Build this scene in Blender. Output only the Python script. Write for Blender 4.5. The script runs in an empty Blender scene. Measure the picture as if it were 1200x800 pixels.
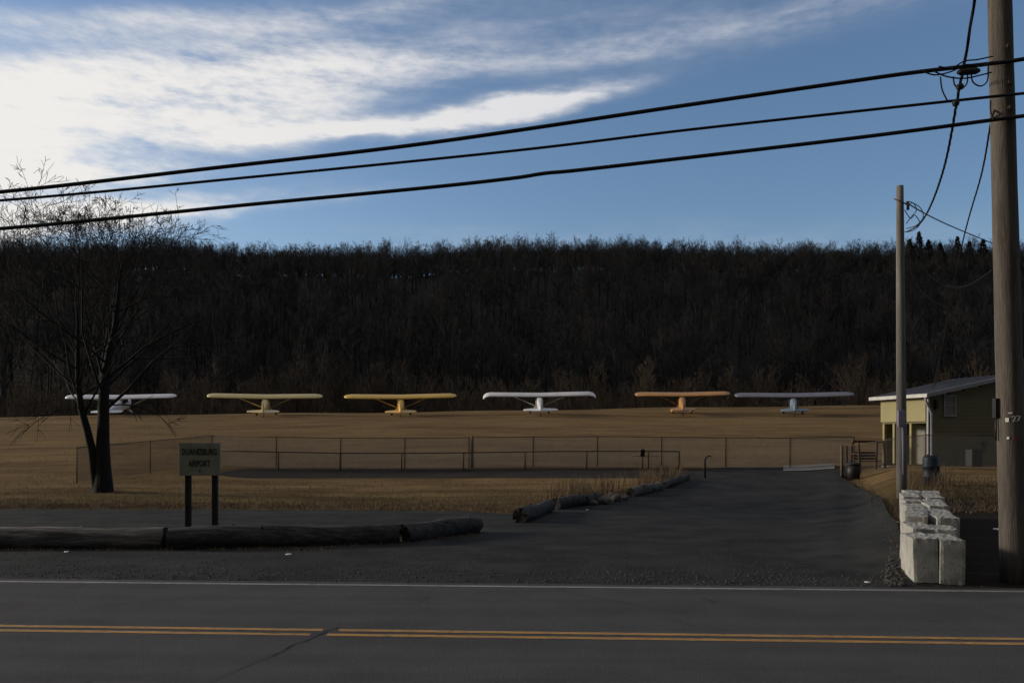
import bpy, math, random
import numpy as np
from mathutils import Vector, Matrix, Euler
R = math.radians
rng = random.Random(7)
scene = bpy.context.scene
COL = scene.collection
CAMZ = 2.3

# ------------------------------------------------------------------ helpers
def at(px, py, d):
    """a point of the place, given its bearing in the photograph and its distance"""
    return Vector(((px - 600) * d / 1000.0, d, CAMZ + (510 - py) * d / 1000.0))

def lerp(a, b, t): return a + (b - a) * t
def clamp(v, a=0.0, b=1.0): return max(a, min(b, v))
def sstep(a, b, v):
    t = clamp((v - a) / (b - a)); return t * t * (3 - 2 * t)

def base_profile(x, y):
    px = 600 + 1000 * x / 90.0
    t = clamp(px / 1000.0)
    zc = CAMZ + .090 * (510 - (489 - 15 * t))
    z82 = CAMZ + .082 * (510 - (489.5 - 3.0 * clamp(px / 250.0)))
    K = ((-100, 0), (26.5, 0), (36, .5), (40, .78), (60, 2.45), (82, z82), (90, zc), (100, zc - .35), (125, 1.0), (140, 0.0), (900, 0))
    for (a, za), (b, zb) in zip(K, K[1:]):
        if y <= b:
            return za + (zb - za) * max(0, (y - a)) / (b - a)
    return 0.0

def Z(x, y):
    z = (base_profile(x, y - 1.4) + base_profile(x, y - .5) + base_profile(x, y + .5) + base_profile(x, y + 1.4)) / 4
    if y > 12.6:
        w = sstep(.39, .465, x / y)
        if w > 0:
            zr = max(z, min(.045 * (y - 12.6), 1.0))
            z = lerp(z, zr, w)
    if y > 27:
        a = min(1, (y - 27) / 8)
        z += a * (.05 * math.sin(x * .31 + y * .17) + .04 * math.sin(x * .13 - y * .23 + 1.3))
    return z

HK = ((100, -2), (135, 1.0), (150, 6), (200, 26), (262, 52), (300, 59.5), (330, 64.3), (365, 70.3), (420, 72), (900, 72))
def ZH(x, y):
    z = 0
    for (a, za), (b, zb) in zip(HK, HK[1:]):
        if y <= b:
            z = za + (zb - za) * max(0, (y - a)) / (b - a); break
    k = clamp((y - 140) / 100)
    z += k * (1.1 * math.sin(x * .045 + 1) + .9 * math.sin(x * .017 + y * .02) + .7 * math.sin(x * .11 + y * .05))
    z -= k * sstep(60, 140, x) * 2.2
    return z

def tag(o, label=None, cat=None, group=None, kind=None):
    if label: o["label"] = label
    if cat: o["category"] = cat
    if group: o["group"] = group
    if kind: o["kind"] = kind
    return o

def empty(name, loc=(0, 0, 0), rz=0, **kw):
    o = bpy.data.objects.new(name, None)
    o.empty_display_size = .3
    COL.objects.link(o); o.location = loc; o.rotation_euler = (0, 0, rz)
    return tag(o, **kw)

class MB:
    """collects faces for one mesh object"""
    def __init__(s): s.v = []; s.f = []; s.sm = []
    def face(s, idx, smooth=False): s.f.append(tuple(idx)); s.sm.append(smooth)
    def add(s, vs, fs, smooth=False):
        n = len(s.v); s.v += [tuple(v) for v in vs]
        for f in fs: s.face([n + i for i in f], smooth)
    def box(s, c, size, rot=None):
        sx, sy, sz = [k / 2 for k in size]
        vs = [Vector((x, y, z)) for x in (-sx, sx) for y in (-sy, sy) for z in (-sz, sz)]
        if rot is not None: vs = [rot @ v for v in vs]
        vs = [v + Vector(c) for v in vs]
        s.add(vs, [(0, 1, 3, 2), (4, 6, 7, 5), (0, 4, 5, 1), (2, 3, 7, 6), (0, 2, 6, 4), (1, 5, 7, 3)])
    def bar(s, a, b, w, h=None):
        a = Vector(a); b = Vector(b); h = h or w
        d = b - a; L = d.length
        q = d.to_track_quat('X', 'Z').to_matrix()
        s.box((a + b) / 2, (L, w, h), q)
    def tube(s, pts, rad, n=8, cap=True, smooth=True):
        pts = [Vector(p) for p in pts]
        if not hasattr(rad, '__len__'): rad = [rad] * len(pts)
        base = len(s.v); up = Vector((0, 0, 1)); prev = None
        for i, p in enumerate(pts):
            t = (pts[min(i + 1, len(pts) - 1)] - pts[max(i - 1, 0)])
            t = t.normalized() if t.length > 1e-9 else Vector((0, 0, 1))
            if prev is None:
                u = t.cross(up)
                if u.length < .05: u = t.cross(Vector((1, 0, 0)))
            else:
                u = prev - t * prev.dot(t)
            u.normalize(); prev = u; w = t.cross(u)
            for k in range(n):
                a = 2 * math.pi * k / n
                s.v.append(tuple(p + (u * math.cos(a) + w * math.sin(a)) * rad[i]))
        for i in range(len(pts) - 1):
            for k in range(n):
                k2 = (k + 1) % n
                s.face((base + i * n + k, base + i * n + k2, base + (i + 1) * n + k2, base + (i + 1) * n + k), smooth)
        if cap:
            s.face([base + k for k in range(n)][::-1]); s.face([base + (len(pts) - 1) * n + k for k in range(n)])
    def prism(s, poly, axis, a, b):
        """poly of (u,v) pairs extruded along axis from a to b"""
        def mk(u, v, t):
            return {'x': (t, u, v), 'y': (u, t, v), 'z': (u, v, t)}[axis]
        n = len(poly)
        vs = [mk(u, v, a) for u, v in poly] + [mk(u, v, b) for u, v in poly]
        s.add(vs, [tuple(range(n))[::-1], tuple(range(n, 2 * n))] + [(i, (i + 1) % n, n + (i + 1) % n, n + i) for i in range(n)])
    def build(s, name, m, parent=None, bevel=0):
        me = bpy.data.meshes.new(name)
        me.from_pydata(s.v, [], s.f)
        me.polygons.foreach_set('use_smooth', s.sm)
        if m: me.materials.append(m)
        me.update()
        o = bpy.data.objects.new(name, me); COL.objects.link(o)
        if parent: o.parent = parent
        if bevel:
            b = o.modifiers.new('bevel', 'BEVEL'); b.width = bevel; b.segments = 2; b.limit_method = 'ANGLE'
        return o

def fix_normals(o):
    import bmesh
    bm = bmesh.new(); bm.from_mesh(o.data)
    bmesh.ops.recalc_face_normals(bm, faces=bm.faces); bm.to_mesh(o.data); bm.free()
    return o

# ------------------------------------------------------------------ materials
class NT:
    def __init__(s, tree): s.t = tree
    def n(s, typ, **kw):
        nd = s.t.nodes.new(typ)
        for k, v in kw.items():
            if k == 'inp':
                for i, val in v.items():
                    if isinstance(val, bpy.types.NodeSocket): s.t.links.new(val, nd.inputs[i])
                    else: nd.inputs[i].default_value = val
            else: setattr(nd, k, v)
        return nd
    def math(s, op, a, b=None, c=None, cl=False):
        nd = s.t.nodes.new('ShaderNodeMath'); nd.operation = op; nd.use_clamp = cl
        for i, val in enumerate((a, b, c)):
            if val is None: continue
            if isinstance(val, bpy.types.NodeSocket): s.t.links.new(val, nd.inputs[i])
            else: nd.inputs[i].default_value = val
        return nd.outputs[0]
    def mix(s, fac, a, b, blend='MIX'):
        nd = s.t.nodes.new('ShaderNodeMix'); nd.data_type = 'RGBA'; nd.blend_type = blend
        for i, val in ((0, fac), (6, a), (7, b)):
            if isinstance(val, bpy.types.NodeSocket): s.t.links.new(val, nd.inputs[i])
            else: nd.inputs[i].default_value = val if i == 0 else (*val[:3], 1)
        return nd.outputs[2]
    def noise(s, vec, scale, detail=5, rough=.55, dist=0):
        nd = s.n('ShaderNodeTexNoise', inp={'Scale': scale, 'Detail': detail, 'Roughness': rough, 'Distortion': dist})
        s.t.links.new(vec, nd.inputs['Vector']); return nd.outputs['Fac']
    def ramp(s, fac, lo, hi):
        nd = s.t.nodes.new('ShaderNodeMapRange'); nd.clamp = True; nd.interpolation_type = 'SMOOTHSTEP'
        s.t.links.new(fac, nd.inputs[0]); nd.inputs[1].default_value = lo; nd.inputs[2].default_value = hi
        return nd.outputs[0]
    def map(s, vec, scale=(1, 1, 1), rot=(0, 0, 0), loc=(0, 0, 0)):
        nd = s.n('ShaderNodeMapping', inp={'Scale': scale, 'Rotation': rot, 'Location': loc})
        s.t.links.new(vec, nd.inputs['Vector']); return nd.outputs[0]

def mat(name, c1, c2=None, scale=4, rough=.8, stretch=(1, 1, 1), c3=None, scale3=40, amt3=.5, bump=0, bscale=30, metallic=0, spec=.3, lo=.35, hi=.65, coords='Object'):
    m = bpy.data.materials.new(name); m.use_nodes = True
    nt = NT(m.node_tree); b = m.node_tree.nodes['Principled BSDF']
    tc = nt.n('ShaderNodeTexCoord').outputs[coords]
    vec = nt.map(tc, stretch)
    c2 = c2 or tuple(k * .75 for k in c1)
    col = nt.mix(nt.ramp(nt.noise(vec, scale), lo, hi), c1, c2)
    if c3:
        f = nt.math('MULTIPLY', nt.ramp(nt.noise(vec, scale3, 6, .65), .45, .7), amt3)
        col = nt.mix(f, col, c3)
    m.node_tree.links.new(col, b.inputs['Base Color'])
    b.inputs['Roughness'].default_value = rough
    b.inputs['Metallic'].default_value = metallic
    b.inputs['Specular IOR Level'].default_value = spec
    if bump:
        bn = nt.n('ShaderNodeBump', inp={'Strength': bump, 'Distance': .02, 'Height': nt.noise(vec, bscale, 8, .65)})
        m.node_tree.links.new(bn.outputs[0], b.inputs['Normal'])
    return m

M = {}
def paved(name, base, dark, pale, track, streak, grit, lane=None):
    """worn pavement: broad patches, streaks along the traffic, loose grit"""
    m = mat(name, base, dark, 1.0, .95, (1, 1, 1), spec=.06, bump=.7, bscale=60)
    nt = NT(m.node_tree); b = m.node_tree.nodes['Principled BSDF']
    src = b.inputs['Base Color'].links[0].from_socket
    tc = nt.n('ShaderNodeTexCoord').outputs['Object']
    st = nt.noise(nt.map(tc, streak, rot=(0, 0, R(3))), 1.0, 6, .6)
    c = nt.mix(nt.math('MULTIPLY', nt.ramp(st, .42, .75), .55), src, pale)
    pt = nt.noise(nt.map(tc, (.35, .8, 1), loc=(4, 9, 0)), 1.0, 5, .6)
    c = nt.mix(nt.math('MULTIPLY', nt.ramp(pt, .52, .74), .4), c, track)
    gr = nt.noise(nt.map(tc, (1, 1, 1)), grit, 6, .7)
    c = nt.mix(nt.math('MULTIPLY', nt.ramp(gr, .55, .8), .6), c, tuple(k * 2.4 for k in pale))
    if lane:
        sep = nt.n('ShaderNodeSeparateXYZ'); m.node_tree.links.new(tc, sep.inputs[0])
        v = nt.math('SUBTRACT', nt.math('SUBTRACT', sep.outputs[1], nt.math('MULTIPLY', sep.outputs[0], RSL)), lane)
        w = nt.math('ABSOLUTE', nt.math('SUBTRACT', nt.math('ABSOLUTE', nt.math('SUBTRACT', nt.math('ABSOLUTE', v), 1.6)), .78))
        f = nt.math('MULTIPLY', nt.math('SUBTRACT', 1.0, nt.ramp(nt.math('ADD', w, nt.math('MULTIPLY', st, .3)), .12, .55)), .35)
        c = nt.mix(f, c, pale)
    m.node_tree.links.new(c, b.inputs['Base Color'])
    return m
RSL = -.056
M['asphalt'] = paved('asphalt', (.072, .072, .074), (.060, .060, .062), (.092, .092, .093), (.046, .046, .047), (.10, 1.6, 1), 55, 9.80)
M['lot'] = paved('gravelly_asphalt', (.036, .038, .038), (.024, .025, .026), (.056, .058, .056), (.013, .014, .014), (.5, .9, 1), 14)
M['strip'] = paved('worn_pavement', (.036, .032, .028), (.026, .024, .022), (.055, .048, .038), (.022, .021, .02), (.1, 1.0, 1), 9)
M['yellow_paint'] = mat('worn_yellow_paint', (.44, .24, .06), (.33, .185, .06), 3, .8, (.5, 3, 1), (.07, .068, .06), 16, .95)
M['white_paint'] = mat('worn_white_paint', (.30, .30, .29), (.20, .20, .20), 2, .8, (.5, 3, 1), (.07, .07, .07), 12, .95)
M['tar'] = mat('tar', (.018, .018, .019), (.028, .028, .028), 6, .6)
M['bark'] = mat('bark', (.015, .013, .011), (.008, .007, .006), 5, .95, (4, 4, .6), bump=.6, bscale=20)
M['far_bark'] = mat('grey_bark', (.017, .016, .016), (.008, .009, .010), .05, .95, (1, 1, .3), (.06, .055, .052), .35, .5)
M['scrub_bark'] = mat('scrub_bark', (.064, .047, .031), (.032, .024, .017), .06, .95)
M['needles'] = mat('pine_needles', (.018, .026, .018), (.010, .016, .012), 1.5, .9)
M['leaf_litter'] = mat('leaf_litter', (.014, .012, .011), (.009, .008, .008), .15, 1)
M['pole_wood'] = mat('weathered_pole_wood', (.105, .088, .072), (.060, .051, .044), 2.2, .9, (5, 5, .35), (.16, .145, .13), 9, .55, .7, 16)
M['pole_grey'] = mat('grey_pole_wood', (.19, .18, .165), (.12, .112, .105), 2.2, .9, (5, 5, .35), (.26, .25, .23), 9, .5, .6, 16)
M['cable'] = mat('black_cable', (.012, .012, .013), (.018, .018, .018), 8, .6)
M['galv'] = mat('galvanised_steel', (.11, .105, .10), (.075, .072, .07), 6, .6, metallic=.3)
M['rust'] = mat('rusty_pipe', (.12, .088, .062), (.09, .068, .05), 6, .8)
M['chain'] = mat('chain_link_wire', (.155, .145, .135), (.12, .113, .105), 3, .7)
M['concrete'] = mat('pale_concrete', (.38, .37, .335), (.28, .275, .25), 3, .92, (1, 1, 1), (.16, .155, .14), 7, .6, .6, 35)
M['pad'] = mat('concrete_pad', (.24, .23, .21), (.18, .17, .16), 1, .9)
M['log_pale'] = mat('weathered_log', (.11, .10, .09), (.04, .037, .034), 2.2, .9, (.35, 4, 4), (.26, .25, .23), 4, .7, 1.0, 9)
M['log_dark'] = mat('dark_log', (.050, .047, .045), (.022, .021, .021), 2.2, .9, (.35, 4, 4), (.11, .108, .10), 4, .6, 1.0, 9)
M['log_end'] = mat('log_cut_end', (.035, .03, .026), (.016, .014, .013), 5, .9, bump=.6)
M['stone'] = mat('field_stone', (.12, .105, .095), (.07, .064, .06), 4, .95, bump=.7, bscale=9)
M['pebble'] = mat('pebble', (.06, .056, .052), (.035, .034, .033), 9, .95)
M['sign'] = mat('sign_board', (.24, .235, .17), (.20, .195, .14), 3, .7, (1, 1, 1), (.14, .14, .12), 9, .35)
M['sign_text'] = mat('green_sign_letters', (.018, .026, .018), (.014, .02, .014), 5, .6)
M['post'] = mat('dark_post', (.014, .012, .011), (.022, .018, .015), 5, .8)
M['wall_front'] = mat('olive_siding', (.165, .15, .082), (.145, .132, .072), 1.2, .8, (1, 1, 1))
M['wall_yellow'] = mat('yellow_siding', (.29, .255, .13), (.26, .23, .115), 1.2, .8)
M['roof'] = mat('metal_roof', (.095, .098, .11), (.075, .078, .088), 1.5, .55, (1, 1, 1), metallic=.2)
M['trim'] = mat('white_trim', (.50, .50, .47), (.42, .42, .40), 3, .6)
M['spout'] = mat('grey_downspout', (.30, .30, .33), (.25, .25, .28), 3, .5)
M['glass'] = mat('dark_glass', (.02, .022, .025), (.028, .03, .034), 2, .08, spec=.6)
M['shade'] = mat('window_blind', (.22, .21, .18), (.19, .18, .16), 3, .7)
M['wood_brown'] = mat('brown_wood', (.085, .045, .032), (.06, .034, .026), 4, .85, (1, 1, 4))
M['black'] = mat('black_plastic', (.012, .012, .012), (.016, .016, .016), 4, .55)
M['rubber'] = mat('tyre_rubber', (.014, .014, .014), (.02, .02, .02), 8, .85)
M['blue'] = mat('dark_blue_plastic', (.014, .021, .034), (.011, .017, .028), 4, .5)
M['white'] = mat('white_aircraft_paint', (.78, .77, .74), (.7, .69, .67), 1, .3, spec=.5)
M['cream'] = mat('cream_aircraft_paint', (.72, .57, .20), (.66, .52, .18), 1, .35, spec=.5)
M['gold'] = mat('yellow_aircraft_paint', (.80, .50, .07), (.74, .46, .065), 1, .35, spec=.5)
M['orange'] = mat('amber_aircraft_paint', (.50, .25, .065), (.44, .22, .055), 1, .38, spec=.5)
M['silver'] = mat('silver_aircraft_paint', (.17, .17, .20), (.14, .14, .17), 1, .35, metallic=.3, spec=.5)
M['paleblue'] = mat('pale_blue_paint', (.20, .25, .29), (.17, .22, .25), 1, .4)
M['red'] = mat('red_paint', (.35, .04, .03), (.28, .03, .03), 2, .5)
M['dry_weed'] = mat('dry_weed', (.20, .14, .08), (.11, .08, .05), 1.2, .95)
M['litter'] = mat('white_litter', (.75, .75, .74), (.6, .6, .6), 20, .6)
M['tagwhite'] = mat('tag_white', (.6, .6, .58), (.5, .5, .48), 8, .5)
M['purple'] = mat('pale_violet_grey', (.30, .28, .34), (.25, .24, .30), 5, .6)

def grass_material():
    m = bpy.data.materials.new('dry_grass'); m.use_nodes = True
    nt = NT(m.node_tree); b = m.node_tree.nodes['Principled BSDF']
    tc = nt.n('ShaderNodeTexCoord').outputs['Object']
    big = nt.noise(nt.map(tc, (.02, .16, 1)), 1.0, 5)
    mid = nt.noise(nt.map(tc, (.22, .75, 1)), 1.0, 6, .6)
    fine = nt.noise(nt.map(tc, (4, 7, 1)), 1.0, 8, .7)
    c = nt.mix(nt.ramp(big, .35, .65), (.178, .120, .058), (.114, .075, .037))
    c = nt.mix(nt.ramp(mid, .38, .68), c, (.215, .148, .074))
    c = nt.mix(nt.math('MULTIPLY', nt.ramp(fine, .45, .75), .6), c, (.075, .047, .022))
    # greener, thinner turf close to the lot
    sep = nt.n('ShaderNodeSeparateXYZ'); m.node_tree.links.new(tc, sep.inputs[0])
    near = nt.math('SUBTRACT', 1.0, nt.ramp(nt.math('ADD', sep.outputs[1], nt.math('MULTIPLY', mid, 9.0)), 31.5, 38.5))
    c = nt.mix(nt.math('MULTIPLY', near, .55), c, (.072, .062, .026))
    # bare earth at the road side
    ed = nt.math('SUBTRACT', 1.0, nt.ramp(nt.math('ADD', sep.outputs[1], nt.math('MULTIPLY', mid, 10.0)), 23.0, 30.0))
    rt = nt.math('SUBTRACT', sep.outputs[0], nt.math('MULTIPLY', sep.outputs[1], .44))
    ed = nt.math('MAXIMUM', ed, nt.math('MULTIPLY', nt.ramp(rt, -.2, .5), nt.math('SUBTRACT', 1.0, nt.ramp(nt.math('ADD', sep.outputs[1], nt.math('MULTIPLY', mid, 10.0)), 27.0, 33.0))))
    c = nt.mix(ed, c, (.026, .022, .018))
    m.node_tree.links.new(c, b.inputs['Base Color'])
    b.inputs['Roughness'].default_value = 1; b.inputs['Specular IOR Level'].default_value = .02
    bn = nt.n('ShaderNodeBump', inp={'Strength': .8, 'Distance': .06, 'Height': fine})
    m.node_tree.links.new(bn.outputs[0], b.inputs['Normal'])
    return m
M['grass'] = grass_material()

# ------------------------------------------------------------------ ground sheets
def axis(breaks):
    out = []
    for a, b, st in breaks:
        n = max(1, int(round((b - a) / st)))
        out += [a + (b - a) * i / n for i in range(n)]
    return out + [breaks[-1][1]]

def grid_sheet(name, xs, ys, zf, m):
    mb = MB(); nx = len(xs)
    for y in ys:
        for x in xs: mb.v.append((x, y, zf(x, y)))
    for j in range(len(ys) - 1):
        for i in range(nx - 1):
            a = j * nx + i
            mb.face((a, a + 1, a + nx + 1, a + nx), True)
    return tag(mb.build(name, m), kind='structure')

gx = axis([(-600, -120, 40), (-120, -40, 4), (-40, 40, .5), (40, 120, 4), (120, 600, 40)])
gy = axis([(-300, -20, 40), (-20, 8, 4), (8, 46, .5), (46, 80, 1.5), (80, 104, .7), (104, 142, 4)])
grid_sheet('ground', gx, gy, Z, M['grass'])
hx = axis([(-900, -300, 60), (-300, 300, 5), (300, 900, 60)])
hy = axis([(112, 340, 5), (340, 900, 60)])
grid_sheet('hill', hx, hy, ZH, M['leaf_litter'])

RS = -.056                       # the road runs slightly across the view
def road_sheet(name, x0, x1, y0, y1, z, m, n=60):
    mb = MB()
    for i in range(n + 1):
        x = lerp(x0, x1, i / n)
        mb.v += [(x, y0 + RS * x, z), (x, y1 + RS * x, z)]
    for i in range(n): mb.face((2 * i, 2 * i + 2, 2 * i + 3, 2 * i + 1))
    return tag(mb.build(name, m), kind='structure')
EDGE, CEN = 12.93, 9.80
road_sheet('road', -160, 160, 5.9, EDGE + .28, .012, M['asphalt'])
road_sheet('edge_line', -160, 160, EDGE - .055, EDGE + .055, .016, M['white_paint'])
road_sheet('edge_line', -160, 160, 6.62, 6.73, .016, M['white_paint'])
px_gap = (-2.27, -2.08)
for off in (-.115, .115):
    for x0, x1 in ((-160, px_gap[0] + off * .4), (px_gap[1] + off * .4, 160)):
        road_sheet('centre_line', x0, x1, CEN + off - .055, CEN + off + .055, .016, M['yellow_paint'], 40)

def crack(points, w):
    mb = MB()
    P = []
    for (a, b) in zip(points, points[1:]):
        for i in range(6): P.append((lerp(a[0], b[0], i / 6) + rng.uniform(-.025, .025), lerp(a[1], b[1], i / 6) + rng.uniform(-.025, .025)))
    P.append(points[-1])
    for i, (x, y) in enumerate(P):
        ww = w * rng.uniform(.5, 1.3)
        mb.v += [(x - ww * .7, y - ww * .5, .0205), (x + ww * .7, y + ww * .5, .0205)]
    for i in range(len(P) - 1): mb.face((2 * i, 2 * i + 1, 2 * i + 3, 2 * i + 2))
    return tag(mb.build('road_crack', M['tar']), kind='structure')
def gpt(px, py):
    d = CAMZ * 1000 / (py - 510.0)
    return ((px - 600) * d / 1000, d)
crack([gpt(395, 735), gpt(375, 744), gpt(345, 755), gpt(318, 770)], .03)
crack([gpt(318, 770), gpt(285, 782), gpt(245, 800), gpt(190, 822)], .014)
crack([gpt(250, 783), gpt(180, 790), gpt(110, 798), gpt(40, 812)], .012)
for k in range(26):
    cx, cy = rng.uniform(-10, 9), rng.uniform(8.2, 12.6); a = rng.choice((rng.gauss(0, .25), rng.gauss(1.5, .3))); L = rng.uniform(.5, 2.2)
    crack([(cx, cy), (cx + math.cos(a) * L * .5, cy + math.sin(a) * L * .25), (cx + math.cos(a + .3) * L, cy + math.sin(a + .3) * L * .5)], rng.uniform(.006, .013))
crack([gpt(650, 690), gpt(690, 700), gpt(760, 712)], .008)

# the gravelly lot and driveway: from the road edge to an uneven far border
BORDER = [(-700, 597), (-200, 597), (0, 597), (200, 597), (420, 598), (560, 600), (598, 603), (640, 594), (700, 586), (760, 574), (800, 562), (826, 549), (860, 548), (920, 548), (975, 555), (1000, 572), (1030, 588), (1052, 620), (1062, 660), (1075, 686), (1200, 690), (1500, 692)]
def border_py(px):
    for (a, ya), (b, yb) in zip(BORDER, BORDER[1:]):
        if px <= b: return lerp(ya, yb, clamp((px - a) / (b - a)))
    return BORDER[-1][1]
def solve_ground(px, py):
    """where the line of bearing (px, py) first meets the terrain"""
    d = 9.0; step = .05
    while d < 110:
        x = (px - 600) * d / 1000
        if CAMZ + (510 - py) * d / 1000 <= Z(x, d): return x, d
        d += step
    return (px - 600) * d / 1000, d
def border_sheet(name, pxs, near, far, dz, m, nv=40, jit=.0):
    mb = MB(); cols = []
    for i, px in enumerate(pxs):
        n_ = near(px); f_ = solve_ground(px, far(px))
        j = jit * (math.sin(i * 1.7) + math.sin(i * .61 + 1) + rng.uniform(-1, 1))
        f_ = (f_[0], f_[1] + j)
        if f_[1] < n_[1] + .05: f_ = (f_[0], n_[1] + .05)
        cols.append((n_, f_))
    for n_, f_ in cols:
        for k in range(nv + 1):
            x = lerp(n_[0], f_[0], k / nv); y = lerp(n_[1], f_[1], k / nv)
            mb.v.append((x, y, Z(x, y) + dz + .012 * sstep(13.2, 16, y) + .11 * sstep(13.2, 20, y) * sstep(.33, .39, x / y)))
    for i in range(len(cols) - 1):
        for k in range(nv):
            a = i * (nv + 1) + k
            mb.face((a, a + nv + 1, a + nv + 2, a + 1), True)
    return tag(mb.build(name, m), kind='structure')
def road_edge_at(px):
    k = (px - 600) / 1000.0
    d = (EDGE + .2) / (1 - RS * k)
    return (k * d, d)
border_sheet('gravel_lot', [p for p in range(-700, 1500, 5)], road_edge_at, border_py, .006, M['lot'], 50, .07)
border_sheet('paved_strip', [p for p in range(225, 1004, 6)], lambda p: solve_ground(p, 560 - 5 * sstep(300, 225, p)), lambda p: 549 + 7 * sstep(300, 225, p), .004, M['strip'], 12, .05)
border_sheet('concrete_pad', [p for p in range(918, 984, 6)], lambda p: solve_ground(p, 552.5), lambda p: 546.5, .035, M['pad'], 6)

# ------------------------------------------------------------------ trees
def branch_system(seed, H, trunk_r, n_limbs, depth, spread, start=.3, min_r=.004, up=.35, sides=3, twigs=3, trunk_pts=8, lean=(0, 0), gnarl=.18, zcap=99, elev=(.25, .8), limb_r=.55):
    """returns (trunk polylines, branch polylines): lists of (points, radii)"""
    r = random.Random(seed)
    trunk = []; branches = []
    pts = []; rad = []
    p = Vector((0, 0, 0)); d = Vector((lean[0], lean[1], 1)).normalized()
    for i in range(trunk_pts + 1):
        t = i / trunk_pts
        pts.append(p.copy()); rad.append(trunk_r * (1 - t) ** .8 * (1.0 + .35 * max(0, 1 - t * 9)) + min_r)
        d = (d + Vector((r.uniform(-1, 1), r.uniform(-1, 1), .4)) * gnarl * .5).normalized()
        p = p + d * H * .86 / trunk_pts
    trunk.append((pts, rad))
    def grow(p, d, L, rr, lev):
        n = 4 if lev < 2 else 3
        P = [p.copy()]; Q = [rr]
        for i in range(n):
            d = (d + Vector((r.uniform(-1, 1), r.uniform(-1, 1), r.uniform(-.6, 1) * .6 + up)) * gnarl).normalized()
            if p.z > zcap and i: break
            p = p + d * L / n
            P.append(p.copy()); Q.append(max(min_r, rr * (1 - (i + 1) / n * .72)))
        branches.append((P, Q))
        if lev >= depth: return
        k = twigs + (1 if r.random() < .5 else 0)
        for j in range(k):
            t = r.uniform(.3, 1.0); f = t * (len(P) - 1); i = min(int(f), len(P) - 2)
            q = P[i].lerp(P[i + 1], f - i)
            ax = Vector((r.uniform(-1, 1), r.uniform(-1, 1), r.uniform(-1, 1)))
            side = d.cross(ax)
            if side.length < .01: continue
            side.normalize()
            ang = r.uniform(.45, .95)
            nd = (d * math.cos(ang) + side * math.sin(ang)).normalized()
            grow(q, nd, L * r.uniform(.48, .72), max(min_r, Q[i] * .62), lev + 1)
    for j in range(n_limbs):
        t = start + (1 - start) * (j + r.uniform(0, .9)) / n_limbs
        f = t * trunk_pts; i = min(int(f), trunk_pts - 1)
        q = pts[i].lerp(pts[i + 1], f - i)
        a = j * 2.4 + r.uniform(-.5, .5)
        el = r.uniform(*elev) + .35 * t
        nd = Vector((math.cos(a) * math.cos(el), math.sin(a) * math.cos(el), math.sin(el)))
        grow(q, nd, spread * (1.0 - .62 * (t - start) / (1 - start)) * r.uniform(.75, 1.1), max(min_r * 2, rad[i] * limb_r), 1)
    return trunk, branches

def poly_mesh(lines, sides):
    mb = MB()
    for P, Q in lines: mb.tube(P, Q, sides, cap=False)
    return mb

def np_mesh(name, V, F, m):
    me = bpy.data.meshes.new(name)
    nv, nf = len(V), len(F)
    me.vertices.add(nv); me.vertices.foreach_set('co', V.astype(np.float32).ravel())
    me.loops.add(nf * 4); me.loops.foreach_set('vertex_index', F.astype(np.int32).ravel())
    me.polygons.add(nf); me.polygons.foreach_set('loop_start', np.arange(0, nf * 4, 4, dtype=np.int32))
    try: me.polygons.foreach_set('loop_total', np.full(nf, 4, dtype=np.int32))
    except Exception: pass
    me.polygons.foreach_set('use_smooth', np.ones(nf, dtype=bool))
    me.materials.append(m); me.update(calc_edges=True); me.validate()
    o = bpy.data.objects.new(name, me); COL.objects.link(o)
    return o

def template(seed, H, **kw):
    t, b = branch_system(seed, H, **kw)
    mb = poly_mesh(t + b, 3)
    return np.array(mb.v), np.array(mb.f)

def scatter(name, templates, spots, m):
    Vs, Fs, n = [], [], 0
    r = random.Random(11)
    for (x, y, z, s) in spots:
        V, F = templates[r.randrange(len(templates))]
        a = r.uniform(0, 6.283); c, sn = math.cos(a), math.sin(a)
        W = V * np.array([s, s, s * r.uniform(.9, 1.12)])
        W = np.stack([W[:, 0] * c - W[:, 1] * sn + x, W[:, 0] * sn + W[:, 1] * c + y, W[:, 2] + z], 1)
        Vs.append(W); Fs.append(F + n); n += len(V)
    return np_mesh(name, np.concatenate(Vs), np.concatenate(Fs), m)

far_T = [template(100 + i, 15.5, trunk_r=.19, n_limbs=13, depth=3, spread=4.6, start=.32, min_r=.022, up=.55, twigs=3, trunk_pts=6, gnarl=.22) for i in range(9)]
spots = []
r_ = random.Random(5)
while len(spots) < 2350:
    y = 132 + 190 * r_.random() ** .8
    x = r_.uniform(-.70, .70) * y
    if y > 318: continue
    spots.append((x, y, ZH(x, y) - .3, r_.uniform(.72, 1.08) * (.74 if y > 235 else 1)))
for k in range(1150):
    y = r_.uniform(250, 372); x = r_.uniform(-.68, .68) * y
    spots.append((x, y, ZH(x, y) - .3, r_.uniform(.48, .74)))
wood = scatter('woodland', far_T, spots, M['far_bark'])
tag(wood, kind='stuff', label='dark leafless wood covering the whole hillside behind the airfield', cat='woodland')

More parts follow.
